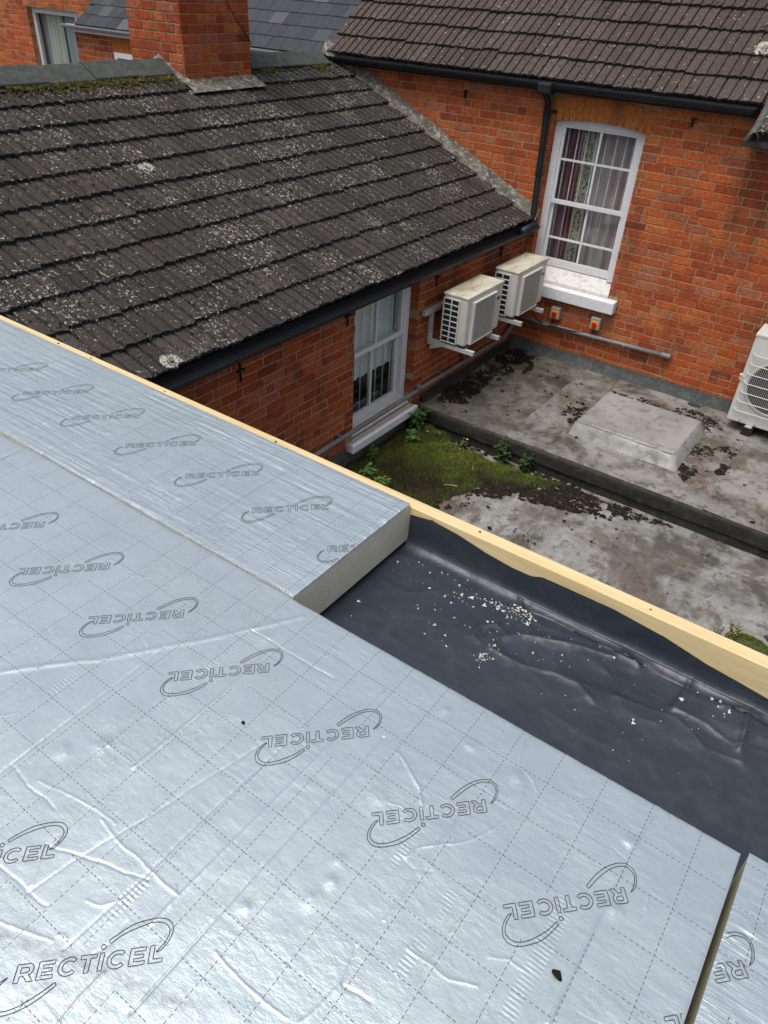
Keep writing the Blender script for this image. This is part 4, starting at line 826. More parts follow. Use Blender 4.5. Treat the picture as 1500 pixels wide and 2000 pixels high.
# big outdoor unit standing on the roof
t = empty('air_conditioner', (3.22, -0.28, ZU)); tag(t, 'large white outdoor unit with round wire fan guard standing on the lead roof', 'air conditioner')
x0, x1, y0, y1, z0, z1 = 2.752, 3.70, -0.450, -0.115, -1.085, -0.165
bx(x0, x1, y0, y1, z0, z1).build('casing', MT['ac_w'], t, bevel=0.010); bx(x0 - 0.005, x1 + 0.005, y0 - 0.005, y1 + 0.005, z1 - 0.02, z1 + 0.010).build('lid', MT['ac_w'], t, bevel=0.006)
cx, cz, rr = 3.095, -0.655, 0.262
MB().tube([(cx, y0 + 0.01, cz), (cx, y0 - 0.004, cz)], rr, 48).build('fan_opening', MT['dark'], t)
g = MB(); n = 48; vs = []
for (r, y) in ((rr + 0.022, y0 - 0.0005), (rr + 0.018, y0 - 0.012), (rr, y0 - 0.008), (rr - 0.004, y0 - 0.002)): vs += [(cx + r * math.cos(6.2832 * k / n), y, cz + r * math.sin(6.2832 * k / n)) for k in range(n)]
g.add(vs, [(i * n + k, i * n + (k + 1) % n, (i + 1) * n + (k + 1) % n, (i + 1) * n + k) for i in range(3) for k in range(n)]); g.build('shroud_ring', MT['ac_w'], t, smooth=True)
g = MB()
for k in range(37):
    x = cx - 0.275 + 0.57 * k / 36; g.tube([(x, y0 - 0.030, cz - 0.29), (x, y0 - 0.030, cz + 0.29)], 0.0019, 5)
tag(g.build('guard_wires', MT['ac_w'], t), kind='stuff')
for k in range(7):
    z = cz - 0.295 + 0.59 * k / 6; MB().tube([(cx - 0.305, y0 - 0.001, z + 0.012), (cx - 0.295, y0 - 0.02, z + 0.002), (cx - 0.275, y0 - 0.035, z), (cx + 0.295, y0 - 0.035, z), (cx + 0.335, y0 - 0.001, z)], 0.0048, 7).build('guard_bar', MT['ac_w'], t, smooth=True)
for i in range(4):
    a = 1.5708 * i + 0.4; g = MB(); g.add([(cx + 0.05 * math.cos(a), y0 - 0.006, cz + 0.05 * math.sin(a)), (cx + 0.24 * math.cos(a - 0.3), y0 - 0.009, cz + 0.24 * math.sin(a - 0.3)), (cx + 0.24 * math.cos(a + 0.5), y0 - 0.0055, cz + 0.24 * math.sin(a + 0.5)), (cx + 0.05 * math.cos(a + 0.8), y0 - 0.0055, cz + 0.05 * math.sin(a + 0.8))], [(0, 1, 2, 3)]); g.build('fan_blade', MT['dark'], t)
for x in (2.98, 3.52): g = MB(); g.box(x - 0.03, x + 0.035, y0 - 0.035, y1, -1.10, -1.0845); g.build('foot_rail', MT['galv'], t); bx(x - 0.05, x + 0.05, y0 - 0.02, y1, ZU - 0.005, -1.10).build('rubber_block', MT['iron'], t)
MB().tube([(x0 - 0.012, y0 + 0.03, -0.60), (x0 + 0.004, y0 + 0.01, -0.60), (x0 + 0.01, y0 - 0.012, -0.60)], 0.016, 8).tube([(x0 - 0.012, y0 + 0.03, -0.64), (x0 + 0.004, y0 + 0.01, -0.64), (x0 + 0.01, y0 - 0.012, -0.64)], 0.012, 8).build('side_handle', MT['ac_w'], t)
for (x, z) in ((x0 + 0.16, z1 - 0.035), (x0 + 0.13, z0 + 0.02), (x0 + 0.28, z0 + 0.02), (x0 + 0.55, z0 + 0.02)): MB().tube([(x, y0 + 0.002, z), (x, y0 - 0.004, z)], 0.006, 8).build('screw', MT['iron'], t)
# pipes
t = empty('waste_pipe', (0.05, -3, -1.07)); tag(t, 'grey plastic pipe clipped along the foot of the outbuilding wall', 'pipe')
MB().tube([(0.045, -6.3, -1.030), (0.045, -3.3, -1.020), (0.05, -2.1, -1.005), (0.045, -0.5, -1.015), (0.045, -0.28, -1.0), (0.05, -0.16, -0.95), (0.06, -0.10, -0.87)], 0.024, 12).build('pipe_run', MT['grey_pvc'], t, smooth=True)
for y in (-5.2, -3.46, -1.70, -0.75): MB().tube([(0.045, y - 0.014, -1.018), (0.045, y + 0.014, -1.018)], 0.031, 12).box(0.002, 0.04, y - 0.013, y + 0.013, -0.995, -0.98).build('pipe_clip', MT['grey_pvc'], t)
MB().tube([(0.05, -2.185, -1.005), (0.062, -2.185, -0.94)], 0.022, 10).tube([(0.0615, -2.185, -0.95), (0.064, -2.185, -0.975)], 0.030, 10).build('access_cap', MT['grey_pvc'], t)
MB().tube([(0.05, -1.25, -1.05), (0.05, -1.25, -0.72)], 0.021, 10).build('branch_pipe', MT['grey_pvc'], t, smooth=True)
t = empty('waste_pipe', (1.0, -0.04, -0.8)); tag(t, 'grey plastic pipe running under the switches along the house wall', 'pipe')
MB().tube([(0.10, -0.045, -0.825), (0.55, -0.045, -0.818), (1.2, -0.045, -0.80), (1.925, -0.045, -0.782)], 0.024, 12).build('pipe_run', MT['grey_pvc'], t, smooth=True)
MB().tube([(1.85, -0.045, -0.784), (1.95, -0.045, -0.781)], 0.031, 12).build('pipe_end', MT['grey_pvc'], t)
for x in (0.62, 1.06, 1.42): MB().tube([(x - 0.012, -0.045, -0.815 + 0.0155 * (x - 0.5)), (x + 0.012, -0.045, -0.815 + 0.0155 * (x - 0.5))], 0.030, 12).build('pipe_clip', MT['grey_pvc'], t)
for i, (x, z) in enumerate(((0.545, -0.648), (1.042, -0.643))):
    t = empty('isolator_switch', (x, -0.03, z)); tag(t, 'red and yellow isolator switch on the house wall ' + ('nearest the wall corner' if i == 0 else 'farther from the wall corner'), 'switch', 'isolator switches under the window')
    bx(x - 0.058, x + 0.058, -0.072, -0.002, z - 0.07, z + 0.07).build('housing', MT['boxgrey'], t, bevel=0.008, seg=3)
    bx(x - 0.044, x + 0.042, -0.077, -0.0705, z - 0.050, z + 0.034).build('plate', MT['yellow'], t, bevel=0.003)
    MB().tube([(x - 0.002, -0.076, z - 0.008), (x - 0.002, -0.098, z - 0.008)], [0.031, 0.028], 20).box(x - 0.01, x + 0.006, -0.11, -0.097, z - 0.038, z + 0.022).build('knob', MT['red'], t, bevel=0.003)
    tag(MB().tube([(x - 0.01, -0.03, z - 0.055), (x - 0.015, -0.03, z - 0.10), (x - 0.03, -0.035, z - 0.145)] + ([(x - 0.12, -0.05, z - 0.16), (x - 0.20, -0.10, z - 0.12), (x - 0.24, -0.16, z - 0.02), (x - 0.25, -0.22, z + 0.12)] if i == 0 else [(x - 0.3, -0.075, z - 0.155), (x - 0.55, -0.075, z - 0.16)]), 0.008, 8).build('cable', MT['iron'], t, smooth=True))

# ================================================================== MOSS, WEEDS, DEBRIS
def in_poly(X, Y, poly):
    ins = np.zeros(X.shape, bool); j = len(poly) - 1
    for i in range(len(poly)):
        (xi, yi), (xj, yj) = poly[i], poly[j]; c = ((yi > Y) != (yj > Y)) & (X < (xj - xi) * (Y - yi) / (yj - yi + 1e-12) + xi); ins ^= c; j = i
    return ins
def sdist(X, Y, poly): d = seg_dist(X, Y, poly + [poly[0]]); return np.where(in_poly(X, Y, poly), d, -d)
MP = [(0.0, -3.95), (0.45, -3.75), (0.75, -3.45), (1.02, -3.30), (1.16, -3.05), (1.22, -2.70), (1.48, -2.54), (1.74, -2.36), (1.80, -2.13), (0.0, -2.13)]
MASKX = lambda X, Y: sdist(X, Y, MP) + 0.34 * (fbm(X * 5, Y * 5, 91) - 0.47) + 0.22 * np.exp(-((X / 0.35) ** 2))
def moss_tint(X, Y):
    br = np.exp(-(((X - 0.62) / 0.34) ** 2 + ((Y + 3.08) / 0.20) ** 2)) + 0.8 * np.exp(-(((X - 1.25) / 0.22) ** 2 + ((Y + 2.62) / 0.09) ** 2)) + 0.55 * np.exp(-((X - 0.05) / 0.12) ** 2)
    g = 0.66 + 0.9 * (fbm(X * 6, Y * 6, 92) - 0.5) + 0.25 * np.exp(-(((X - 0.6) / 0.5) ** 2 + ((Y + 2.5) / 0.2) ** 2))
    return np.clip(g - 0.75 * br, 0.02, 0.99)
X, Y = np.meshgrid(np.linspace(0.005, 1.95, 150), np.linspace(-4.1, -2.115, 150)); D_ = MASKX(X, Y); SM = np.clip(D_ / 0.16, 0, 1); SM = SM * SM * (3 - 2 * SM)
def moss_h(X, Y):
    d = np.clip(MASKX(X, Y) / 0.16, 0, 1); d = d * d * (3 - 2 * d); return ZL - 0.03 + d * (0.045 + 0.10 * fbm(X * 9, Y * 9, 93) ** 1.3)
mound = empty('moss_bank', (0.8, -2.7, ZL)); tag(mound, 'green and brown moss bank growing under the outbuilding window', 'moss', kind='stuff')
grid_mesh('moss_soil', X, Y, moss_h(X, Y), MT['soil'], mound)
def blades(n, xr, yr, accept, hfun, tfun, hl, wl, mat, name, parent, seed):
    r = np.random.default_rng(seed); x = r.uniform(*xr, n); y = r.uniform(*yr, n); k = accept(x, y); x, y = x[k], y[k]; n = len(x); z = hfun(x, y); a = r.uniform(0, 6.283, n)
    h = r.uniform(hl[0], hl[1], n); w_ = r.uniform(wl[0], wl[1], n); tl = r.uniform(0.1, 0.9, n); b = r.uniform(0, 6.283, n)
    p0 = np.stack([x - np.cos(a) * w_, y - np.sin(a) * w_, z], 1); p1 = np.stack([x + np.cos(a) * w_, y + np.sin(a) * w_, z], 1); p2 = np.stack([x + np.cos(b) * tl * h, y + np.sin(b) * tl * h, z + h], 1)
    v = np.stack([p0, p1, p2], 1).reshape(-1, 3); f = np.arange(3 * n).reshape(-1, 3); t = np.clip(tfun(x, y) + r.normal(0, 0.14, n), 0, 1); return tri_mesh(name, v, f, mat, parent, tint=np.repeat(t, 3))
blades(90000, (0.01, 1.9), (-4.0, -2.13), lambda x, y: MASKX(x, y) > 0.02, lambda x, y: moss_h(x, y) - 0.004, moss_tint, (0.010, 0.034), (0.0015, 0.004), MT['moss'], 'moss_blades', mound, 3)
blades(5000, (0.01, 1.9), (-4.0, -2.13), lambda x, y: (MASKX(x, y) > 0.03) & (fbm(x * 6, y * 6, 97) > 0.5), lambda x, y: moss_h(x, y) - 0.004, lambda x, y: 0.3 + 0.5 * moss_tint(x, y), (0.03, 0.075), (0.001, 0.0022), MT['moss'], 'grass_blades', mound, 4)
def leaf(mb, base, dirv, L, W, droop, tint, R):
    d = Vector(dirv).normalized(); s_ = d.cross(Vector((0, 0, 1))); s_ = s_.normalized() if s_.length > 0.01 else Vector((1, 0, 0)); b = Vector(base); P = []
    for (t_, w_) in ((0, 0.12), (0.3, 0.8), (0.62, 1.0), (0.86, 0.55), (1.0, 0.0)):
        c = b + d * (L * t_) - Vector((0, 0, 1)) * droop * L * t_ * t_
        P += [tuple(c - s_ * W * w_ + Vector((0, 0, 0.15 * W * w_))), tuple(c), tuple(c + s_ * W * w_ + Vector((0, 0, 0.15 * W * w_)))]
    mb.add(P, [(3 * i + k, 3 * i + k + 1, 3 * i + k + 4, 3 * i + k + 3) for i in range(4) for k in range(2)], min(0.99, max(0.01, tint + R.gauss(0, 0.15))))
def weed(x, y, z, h, nst, nl, L, label, seed, tint=0.5, mat='leaf', stemmat='drystem'):
    R = random.Random(seed); t = empty('weed_plant', (x, y, z)); tag(t, label, 'plant', 'weeds on the flat roofs'); st = MB(); lf = MB()
    for k in range(nst):
        a = R.uniform(0, 6.283); o = R.uniform(0.1, 0.5); hh = h * R.uniform(0.55, 1.0); tip = Vector((x + math.cos(a) * o * hh, y + math.sin(a) * o * hh, z + hh)); b = Vector((x + math.cos(a) * 0.015, y + math.sin(a) * 0.015, z))
        mid = (b + tip) / 2 + Vector((0, 0, 0.12 * hh)); st.tube([tuple(b), tuple(mid), tuple(tip)], [0.003, 0.0024, 0.0012], 5, 0.4)
        for i in range(nl):
            f_ = (i + 1) / nl; q = b.lerp(mid, f_ * 2) if f_ < 0.5 else mid.lerp(tip, f_ * 2 - 1); aa = a + i * 2.4 + R.uniform(-0.4, 0.4)
            leaf(lf, q, (math.cos(aa), math.sin(aa), R.uniform(0.2, 0.9)), L * R.uniform(0.6, 1.1), L * 0.27, R.uniform(0.2, 0.7), tint, R)
    st.build('stem', MT[stemmat], t); tag(lf.build('leaves', MT[mat], t, smooth=True, fix=False), kind='stuff')
weed(0.09, -2.27, ZL + 0.02, 0.26, 9, 11, 0.105, 'leafy green weed against the end of the white sill', 1, 0.45)
weed(0.20, -2.50, ZL + 0.04, 0.13, 6, 7, 0.10, 'small green weed rosette on the moss just below the sill end', 2, 0.6)
weed(0.10, -3.02, ZL + 0.04, 0.13, 8, 8, 0.065, 'low green weed tuft against the rendered plinth under the sill', 3, 0.5)
weed(0.30, -3.38, ZL + 0.05, 0.16, 13, 10, 0.06, 'bushy pale green weed close to the timber edge beside the moss', 4, 0.8)
weed(0.50, -3.42, ZL + 0.05, 0.14, 11, 9, 0.055, 'pale green weed tuft behind the timber upstand', 14, 0.75)
weed(1.14, -2.24, ZL + 0.03, 0.24, 10, 10, 0.07, 'dark leafy weed standing against the kerb of the upper roof', 5, 0.12)
weed(1.36, -2.22, ZL + 0.02, 0.18, 9, 9, 0.06, 'low dark weed at the kerb beside the moss edge', 6, 0.08)
weed(0.68, -2.25, ZL + 0.03, 0.12, 5, 6, 0.05, 'green weed with a yellow flower below the kerb', 7, 0.4)
weed(0.38, -2.24, ZL + 0.03, 0.09, 5, 6, 0.05, 'short green weed with blue flowers in the kerb corner', 8, 0.45)
weed(3.66, -3.30, ZL, 0.20, 7, 11, 0.028, 'dry branching weed with tiny leaves growing behind the timber', 9, 0.55, 'drystem')
weed(3.55, -3.33, ZL, 0.13, 5, 8, 0.022, 'small dry twiggy weed next to the branching one behind the timber', 10, 0.45, 'drystem')
for (x, y, m, lb, s_) in ((0.70, -2.20, 'petal', 'single yellow flower at the foot of the kerb', 0.014), (0.30, -2.33, 'blue', 'pale blue flower among the weeds by the sill', 0.016), (0.42, -2.28, 'blue', 'blue flower in the moss near the kerb corner', 0.011)):
    t = empty('flower', (x, y, ZL + 0.11)); tag(t, lb, 'flower'); mb = MB(); R = random.Random(int(x * 100))
    for k in range(6): leaf(mb, (x, y, ZL + 0.125), (math.cos(k * 1.047), math.sin(k * 1.047), 0.3), s_, s_ * 0.4, 0.2, 0.5, R)
    mb.build('petals', MT[m], t); MB().tube([(x, y, ZL + 0.03), (x + 0.004, y, ZL + 0.125)], 0.0015, 5, 0.5).build('stem', MT['drystem'], t)
def clumps(name, label, n, xr, yr, accept, z, size, seed, mat, parent=None, tmul=1.0):
    r = np.random.default_rng(seed); x = r.uniform(*xr, n); y = r.uniform(*yr, n); k = accept(x, y); x, y = x[k], y[k]; n = len(x); s_ = r.gamma(2.2, size / 2.2, n).clip(size * 0.3, size * 3.2)
    base = np.array([(1, 0, 0), (0.5, 0.87, 0), (-0.5, 0.87, 0), (-1, 0, 0), (-0.5, -0.87, 0), (0.5, -0.87, 0), (0.4, 0.4, 0.55), (-0.5, 0.2, 0.6), (0.1, -0.5, 0.5)]); F = np.array([(0, 1, 6), (1, 2, 6), (2, 7, 6), (2, 3, 7), (3, 4, 7), (4, 8, 7), (4, 5, 8), (5, 0, 8), (0, 6, 8), (6, 7, 8)])
    a = r.uniform(0, 6.283, n); V = base[None] * (1 + r.normal(0, 0.22, (n, 9, 3))) * s_[:, None, None]; ca, sa = np.cos(a)[:, None], np.sin(a)[:, None]
    asp = r.uniform(0.6, 1.5, n)[:, None]; vx, vy = V[..., 0] * asp, V[..., 1]; zz = z(x, y) if callable(z) else z
    P = np.stack([vx * ca - vy * sa + x[:, None], vx * sa + vy * ca + y[:, None], V[..., 2] * 0.8 + (zz if np.isscalar(zz) else zz[:, None])], -1).reshape(-1, 3)
    f = (F[None] + 9 * np.arange(n)[:, None, None]).reshape(-1, 3); o = tri_mesh(name, P, f, mat, parent, tint=np.repeat(np.clip(r.random(n) * tmul, 0, 1), 9))
    if label: tag(o, label, 'moss', kind='stuff')
    return o
cl_n = lambda x, y, s, f_, th: fbm(x * f_, y * f_, s) > th
PU = [(0.05, -2.0), (0.30, -1.85), (0.52, -1.45), (0.42, -1.0), (0.62, -0.55), (0.50, -0.10), (0.05, -0.05)]
clumps('moss_debris', 'black moss debris in the corner of the upper roof below the wall units', 26000, (0.02, 0.8), (-2.05, -0.03), lambda x, y: (sdist(x, y, PU) + 0.5 * (fbm(x * 5, y * 5, 7) - 0.55) > 0) & cl_n(x, y, 8, 9, 0.40), ZU + 0.002, 0.0075, 5, MT['clump'])
PB = [(2.66, -0.72), (2.62, -1.60), (2.76, -1.70), (3.00, -1.30), (3.08, -0.98), (2.85, -0.80)]
clumps('moss_debris', 'black moss debris heaped beside the lead covered hatch', 15000, (2.55, 3.4), (-1.85, -0.6), lambda x, y: (sdist(x, y, PB) + 0.35 * (fbm(x * 6, y * 6, 17) - 0.5) > 0) & cl_n(x, y, 18, 8, 0.46), ZU + 0.003, 0.0075, 6, MT['clump'])
PK = [(1.55, -0.65), (1.60, -0.36), (2.05, -0.34), (2.50, -0.28), (2.80, -0.40), (2.66, -0.66)]
clumps('moss_debris', 'brown moss debris lying between the hatch and the house wall', 13000, (1.4, 3.0), (-0.75, -0.15), lambda x, y: (sdist(x, y, PK) + 0.3 * (fbm(x * 6, y * 6, 27) - 0.52) > 0) & cl_n(x, y, 28, 8, 0.42), ZU + 0.003, 0.0075, 7, MT['clump'], tmul=1.0)
clumps('moss_debris', 'dark soil crumbs fringing the green moss bank', 9000, (0.02, 2.0), (-4.0, -2.12), lambda x, y: (np.abs(MASKX(x, y)) < 0.07) & cl_n(x, y, 68, 9, 0.42), ZL + 0.016, 0.009, 11, MT['clump'])
clumps('moss_debris', 'scattered crumbs of black moss over the upper roof', 420, (0.1, 4.3), (-2.05, -0.1), lambda x, y: cl_n(x, y, 38, 3, 0.5), ZU + 0.004, 0.011, 8, MT['clump'])
clumps('moss_debris', 'black moss debris against the far side of the lead hatch corner', 1200, (1.3, 1.56), (-1.55, -0.8), lambda x, y: cl_n(x, y, 48, 8, 0.5), ZU + 0.003, 0.009, 18, MT['clump'])
PL = [(1.12, -2.90), (1.50, -2.66), (1.80, -2.60), (2.10, -2.55), (2.50, -2.36), (2.95, -2.13), (1.60, -2.13), (1.30, -2.55)]  # moss debris outline, stretched to also stand in for deep shadow below the kerb
clumps('moss_debris', 'black moss debris, thickened as shadow, along the foot of the kerb on the lower roof', 28000, (1.0, 3.0), (-3.1, -2.12), lambda x, y: (sdist(x, y, PL) + 0.32 * (fbm(x * 6, y * 6, 37) - 0.5) > 0) & cl_n(x, y, 39, 8, 0.36), ZL + 0.016, 0.008, 9, MT['clump'])
clumps('moss_debris', 'scattered dark crumbs of moss over the lower lead roof', 260, (0.9, 4.3), (-4.0, -2.2), lambda x, y: cl_n(x, y, 58, 3, 0.5), ZL + 0.016, 0.009, 10, MT['clump'])
tuft = empty('moss_tuft', (3.78, -3.24, ZL)); tag(tuft, 'bright green moss tuft behind the timber upstand', 'moss', kind='stuff')
blades(6000, (3.55, 3.98), (-3.42, -3.10), lambda x, y: ((x - 3.78) / 0.17) ** 2 + ((y + 3.26) / 0.11) ** 2 < 1, lambda x, y: ZL + 0.05 * np.clip(1 - ((x - 3.78) / 0.17) ** 2 - ((y + 3.26) / 0.11) ** 2, 0, 1) - 0.005, lambda x, y: 0.55 + 0 * x, (0.008, 0.02), (0.002, 0.004), MT['moss'], 'moss_blades', tuft, 9)
for (x, y, z, s_, lb) in ((2.36, -0.13, ZU + 0.012, 0.075, 'broken grey slate piece lying between hatch and house wall'), (3.93, -3.10, ZL + 0.02, 0.085, 'broken dark slate piece beside the moss tuft'), (3.86, -2.42, ZL + 0.02, 0.06, 'small slate piece lying near the kerb of the upper roof')):
    R = random.Random(int(x * 50)); P = [(x + s_ * R.uniform(0.7, 1.1) * math.cos(k), y + s_ * 0.6 * R.uniform(0.7, 1.1) * math.sin(k)) for k in (0.2, 1.2, 2.3, 3.3, 4.2, 5.4)]
    tag(MB().prism(P, 2, z - 0.004, z + 0.008).build('slate_fragment', MT['slate'], bevel=0.002), lb, 'slate')
for i, (x, y, z, a, L) in enumerate(((0.93, -3.02, ZL + 0.09, 0.5, 0.13), (1.02, -2.62, ZL + 0.09, 2.2, 0.07), (1.95, -2.42, ZL + 0.03, 1.0, 0.07))):
    tag(MB().tube([(x, y, z), (x + L * 0.5 * math.cos(a), y + L * 0.5 * math.sin(a), z + 0.006), (x + L * math.cos(a), y + L * math.sin(a), z)], 0.0022, 5, 0.9).build('twig', MT['pale']), ('long pale twig lying across the brown moss', 'short pale twig on the green moss', 'pale twig on the black debris under the kerb')[i], 'twig')
# ================================================================== INSULATION BOARDS
ZB = 1.0724
mm = lambda L: [[(x / 1000.0, y / 1000.0) for (x, y) in l] for l in L]
CB = mm([[(2285, -7628), (2438, -7456), (2584, -7258), (2721, -7043)], [(2534, -7759), (2563, -7760), (2602, -7768), (2660, -7760), (2691, -7764)], [(2612, -7745), (2734, -7717), (2814, -7712)], [(2782, -7723), (2840, -7732), (2943, -7731), (2980, -7732), (3020, -7731)], [(2800, -7892), (2817, -7801), (2836, -7729), (2860, -7642), (2874, -7573), (2908, -7404)], [(2934, -7912), (2943, -7731), (2941, -7608), (2956, -7315)], [(3019, -7795), (3021, -7719), (3024, -7592), (3030, -7400), (3038, -7112)], [(3102, -7907), (3103, -7805), (3103, -7709), (3103, -7603), (3114, -7219)], [(2713, -7893), (2804, -7889), (2846, -7886)], [(2792, -7881), (2741, -7821)], [(2745, -7818), (2954, -7746)], [(3143, -7760), (3197, -7765), (3240, -7766), (3309, -7761)], [(3023, -7984), (3018, -7942), (3019, -7918), (3019, -7893)], [(3404, -7658), (3352, -7668), (3333, -7607)], [(3331, -7754), (3349, -7670)], [(2806, -7950), (2906, -7917)], [(2649, -7160), (2821, -7159), (2917, -7156)], [(2534, -7782), (2532, -7704), (2529, -7539), (2524, -7339)], [(2740, -7608), (2743, -7499), (2745, -7370), (2739, -7180)], [(3347, -7542), (3346, -7405), (3349, -7296)], [(3657, -7511), (3658, -7307), (3661, -7146), (3671, -7006)], [(3311, -7419), (3319, -7390), (3392, -7318), (3420, -7262), (3433, -7188), (3430, -7153)], [(3333, -7150), (3321, -7022)], [(3388, -7193), (3392, -7096), (3371, -7036)], [(3165, -7231), (3208, -7254), (3249, -7277), (3282, -7311)], [(3450, -7660), (3448, -7561), (3458, -7412)], [(3149, -7267), (3152, -7007)], [(3408, -7550), (3491, -7554), (3538, -7531)]])
BB = [(3186, -7072), (3283, -7114), (3402, -7128), (3652, -7120), (3678, -7269), (2698, -7156), (3195, -7349), (2584, -7672), (2645, -7613), (3223, -7542), (3220, -7592), (3130, -7672), (3216, -7504)]
CA = mm([[(1101, -6893), (1199, -6858), (1386, -6886), (1453, -6874), (1672, -6879), (1781, -6846), (1932, -6872), (2015, -6893)], [(1891, -6943), (1986, -7002)], [(1931, -6910), (2043, -6955), (2086, -7001)], [(2004, -6884), (2123, -6954)], [(2379, -6807), (2533, -6787), (2610, -6769)], [(1115, -6804), (1349, -6801)], [(1351, -7048), (1336, -6929), (1359, -6768), (1352, -6570), (1355, -6457)], [(1523, -7104), (1513, -6973), (1481, -6734), (1477, -6487), (1469, -6385)], [(1643, -7078), (1631, -6934), (1614, -6690), (1606, -6505), (1630, -6406)], [(1787, -7030), (1769, -6817), (1742, -6580), (1727, -6399)], [(1980, -7024), (1968, -6843), (1955, -6618), (1937, -6435)], [(2217, -6909), (2213, -6763), (2214, -6560), (2182, -6425)]])
BA = [(1532, -6925), (1592, -6853), (1665, -6864), (1983, -6866), (2069, -6882), (2277, -6827), (2503, -6827), (1572, -6772), (2090, -6683)]
class Foil:
    def __init__(s, x0, x1, y0, y1, z, creases, bumps, seed, rip, res=0.0048, amp=1.0, ladders=()):
        s.x0, s.x1, s.y0, s.y1, s.z = x0, x1, y0, y1, z; R = random.Random(seed)
        ny = int((y1 - y0) / res) + 1; gx = np.linspace(x0, x1, int((x1 - x0) / res) + 1)
        if x0 < 2.0 < x1 and creases is CB: gx = np.concatenate([np.arange(x0, 2.1, 0.008), np.linspace(2.1, x1, int((x1 - 2.1) / res) + 1)])
        s.gx = gx; s.X, s.Y = np.meshgrid(gx, np.linspace(y0, y1, ny)); X, Y = s.X, s.Y
        WX = X + 0.010 * (fbm(X * 22, Y * 22, seed) - 0.47); WY = Y + 0.010 * (fbm(X * 22, Y * 22, seed + 3) - 0.47)
        H = 0.0030 * (fbm(X * 4, Y * 4, seed + 6) - 0.47) + 0.0011 * (fbm(X * 17, Y * 17, seed + 8) - 0.47)
        for i, c in enumerate(creases):
            pad = 0.03; xs = [p[0] for p in c]; ys = [p[1] for p in c]; k = (X > min(xs) - pad) & (X < max(xs) + pad) & (Y > min(ys) - pad) & (Y < max(ys) + pad)
            if not k.any(): continue
            wide = i == 0 and creases is CB; w_ = 0.008 if wide else R.uniform(0.0016, 0.0026); a = amp * (0.0015 if wide else R.choice((1, 1, -1)) * R.uniform(0.0009, 0.0015)); straight = len(c) >= 4 and abs(xs[0] - xs[-1]) < 0.1
            d = seg_dist(X[k] if straight else WX[k], Y[k] if straight else WY[k], c); H[k] += (1.7 if straight else 1.0) * a * np.exp(-(d / w_) ** (2.0 if wide else 1.15)) * (0.55 + 0.9 * fbm(X[k] * 9, Y[k] * 9, seed + 50 + i))
        for i, (bx_, by_) in enumerate(bumps):
            r = R.uniform(0.010, 0.019); dx, dy = WX - bx_ / 1000, WY - by_ / 1000; g_ = np.exp(-((dx * dx * R.uniform(0.6, 1.6) + dy * dy) / (r * r))); H += amp * (0.0020 * g_ + 0.0022 * g_ * (fbm(X * 70, Y * 70, seed + 40 + i) - 0.45))
        for i in range(int(70 * amp) if res < 0.006 else 10):                              # short sharp crinkles
            px, py, an, L_ = R.uniform(max(x0, 1.9), x1), R.uniform(y0, y1), R.choice((0.2, 1.3, 1.57, 2.4, 3.0)) + R.gauss(0, 0.25), R.uniform(0.015, 0.07)
            c = [(px, py), (px + L_ * 0.5 * math.cos(an), py + L_ * 0.5 * math.sin(an)), (px + L_ * math.cos(an + 0.3), py + L_ * math.sin(an + 0.3))]
            k = (X > px - 0.09) & (X < px + 0.09) & (Y > py - 0.09) & (Y < py + 0.09)
            if k.any(): H[k] += R.choice((1, 1, -1)) * R.uniform(0.0003, 0.0010) * np.exp(-(seg_dist(WX[k], WY[k], c) / R.uniform(0.0015, 0.003)) ** 1.2)
        for (lx, ly0, ly1, lw) in ladders:                                                # rows of short embossed ticks
            k = (np.abs(X - lx) < lw) & (Y > ly0) & (Y < ly1); H[k] += 0.0004 * np.sin(Y[k] * 6.2832 / 0.0085 + 2 * fbm(X[k] * 20, Y[k] * 20, 3)) * np.clip(2 * fbm(X[k] * 40, Y[k] * 14, 5) - 0.5, 0, 1)
        rn = fbm(X * rip[0], Y * rip[1], seed + 20, 3); pat = np.clip((fbm(X * rip[3], Y * rip[4], seed + 22) - 0.36) / 0.2, 0, 1); H += rip[2] * (rn - 0.45) * pat
        ed = np.minimum.reduce([X - x0, x1 - X, Y - y0, y1 - Y]); H -= 0.0018 * np.exp(-ed / 0.004) * (0.6 + 0.8 * fbm(X * 30, Y * 30, seed + 30))
        H += 0.0022 * (fbm(X * 26, Y * 26, seed + 31) - 0.4) * np.exp(-ed / 0.02); s.H = H
    def h(s, x, y):
        ny, nx = s.H.shape; u = np.clip(np.interp(x, s.gx, np.arange(nx)), 0, nx - 1.001); v = np.clip((y - s.y0) / (s.y1 - s.y0) * (ny - 1), 0, ny - 1.001)
        i, j = u.astype(int), v.astype(int); a, b = u - i, v - j; H = s.H
        return s.z + (H[j, i] * (1 - a) + H[j, i + 1] * a) * (1 - b) + (H[j + 1, i] * (1 - a) + H[j + 1, i + 1] * a) * b
def arc(cx, cy, rx, ry, a0, a1, n=16): return [(cx + rx * math.cos(math.radians(a0 + (a1 - a0) * k / n)), cy + ry * math.sin(math.radians(a0 + (a1 - a0) * k / n))) for k in range(n + 1)]
def smooth(P, n=6):
    out = []; P = [P[0]] + P + [P[-1]]
    for i in range(1, len(P) - 2):
        p0, p1, p2, p3 = map(np.array, P[i - 1:i + 3])
        for k in range(n): t_ = k / n; out.append(tuple(0.5 * (2 * p1 + (p2 - p0) * t_ + (2 * p0 - 5 * p1 + 4 * p2 - p3) * t_ ** 2 + (3 * p1 - p0 - 3 * p2 + p3) * t_ ** 3)))
    return out + [tuple(P[-1])]
def sl_(P, k=0.10): return [(x + k * y, y) for (x, y) in P]
CH = 28.5; s_ = 6.2
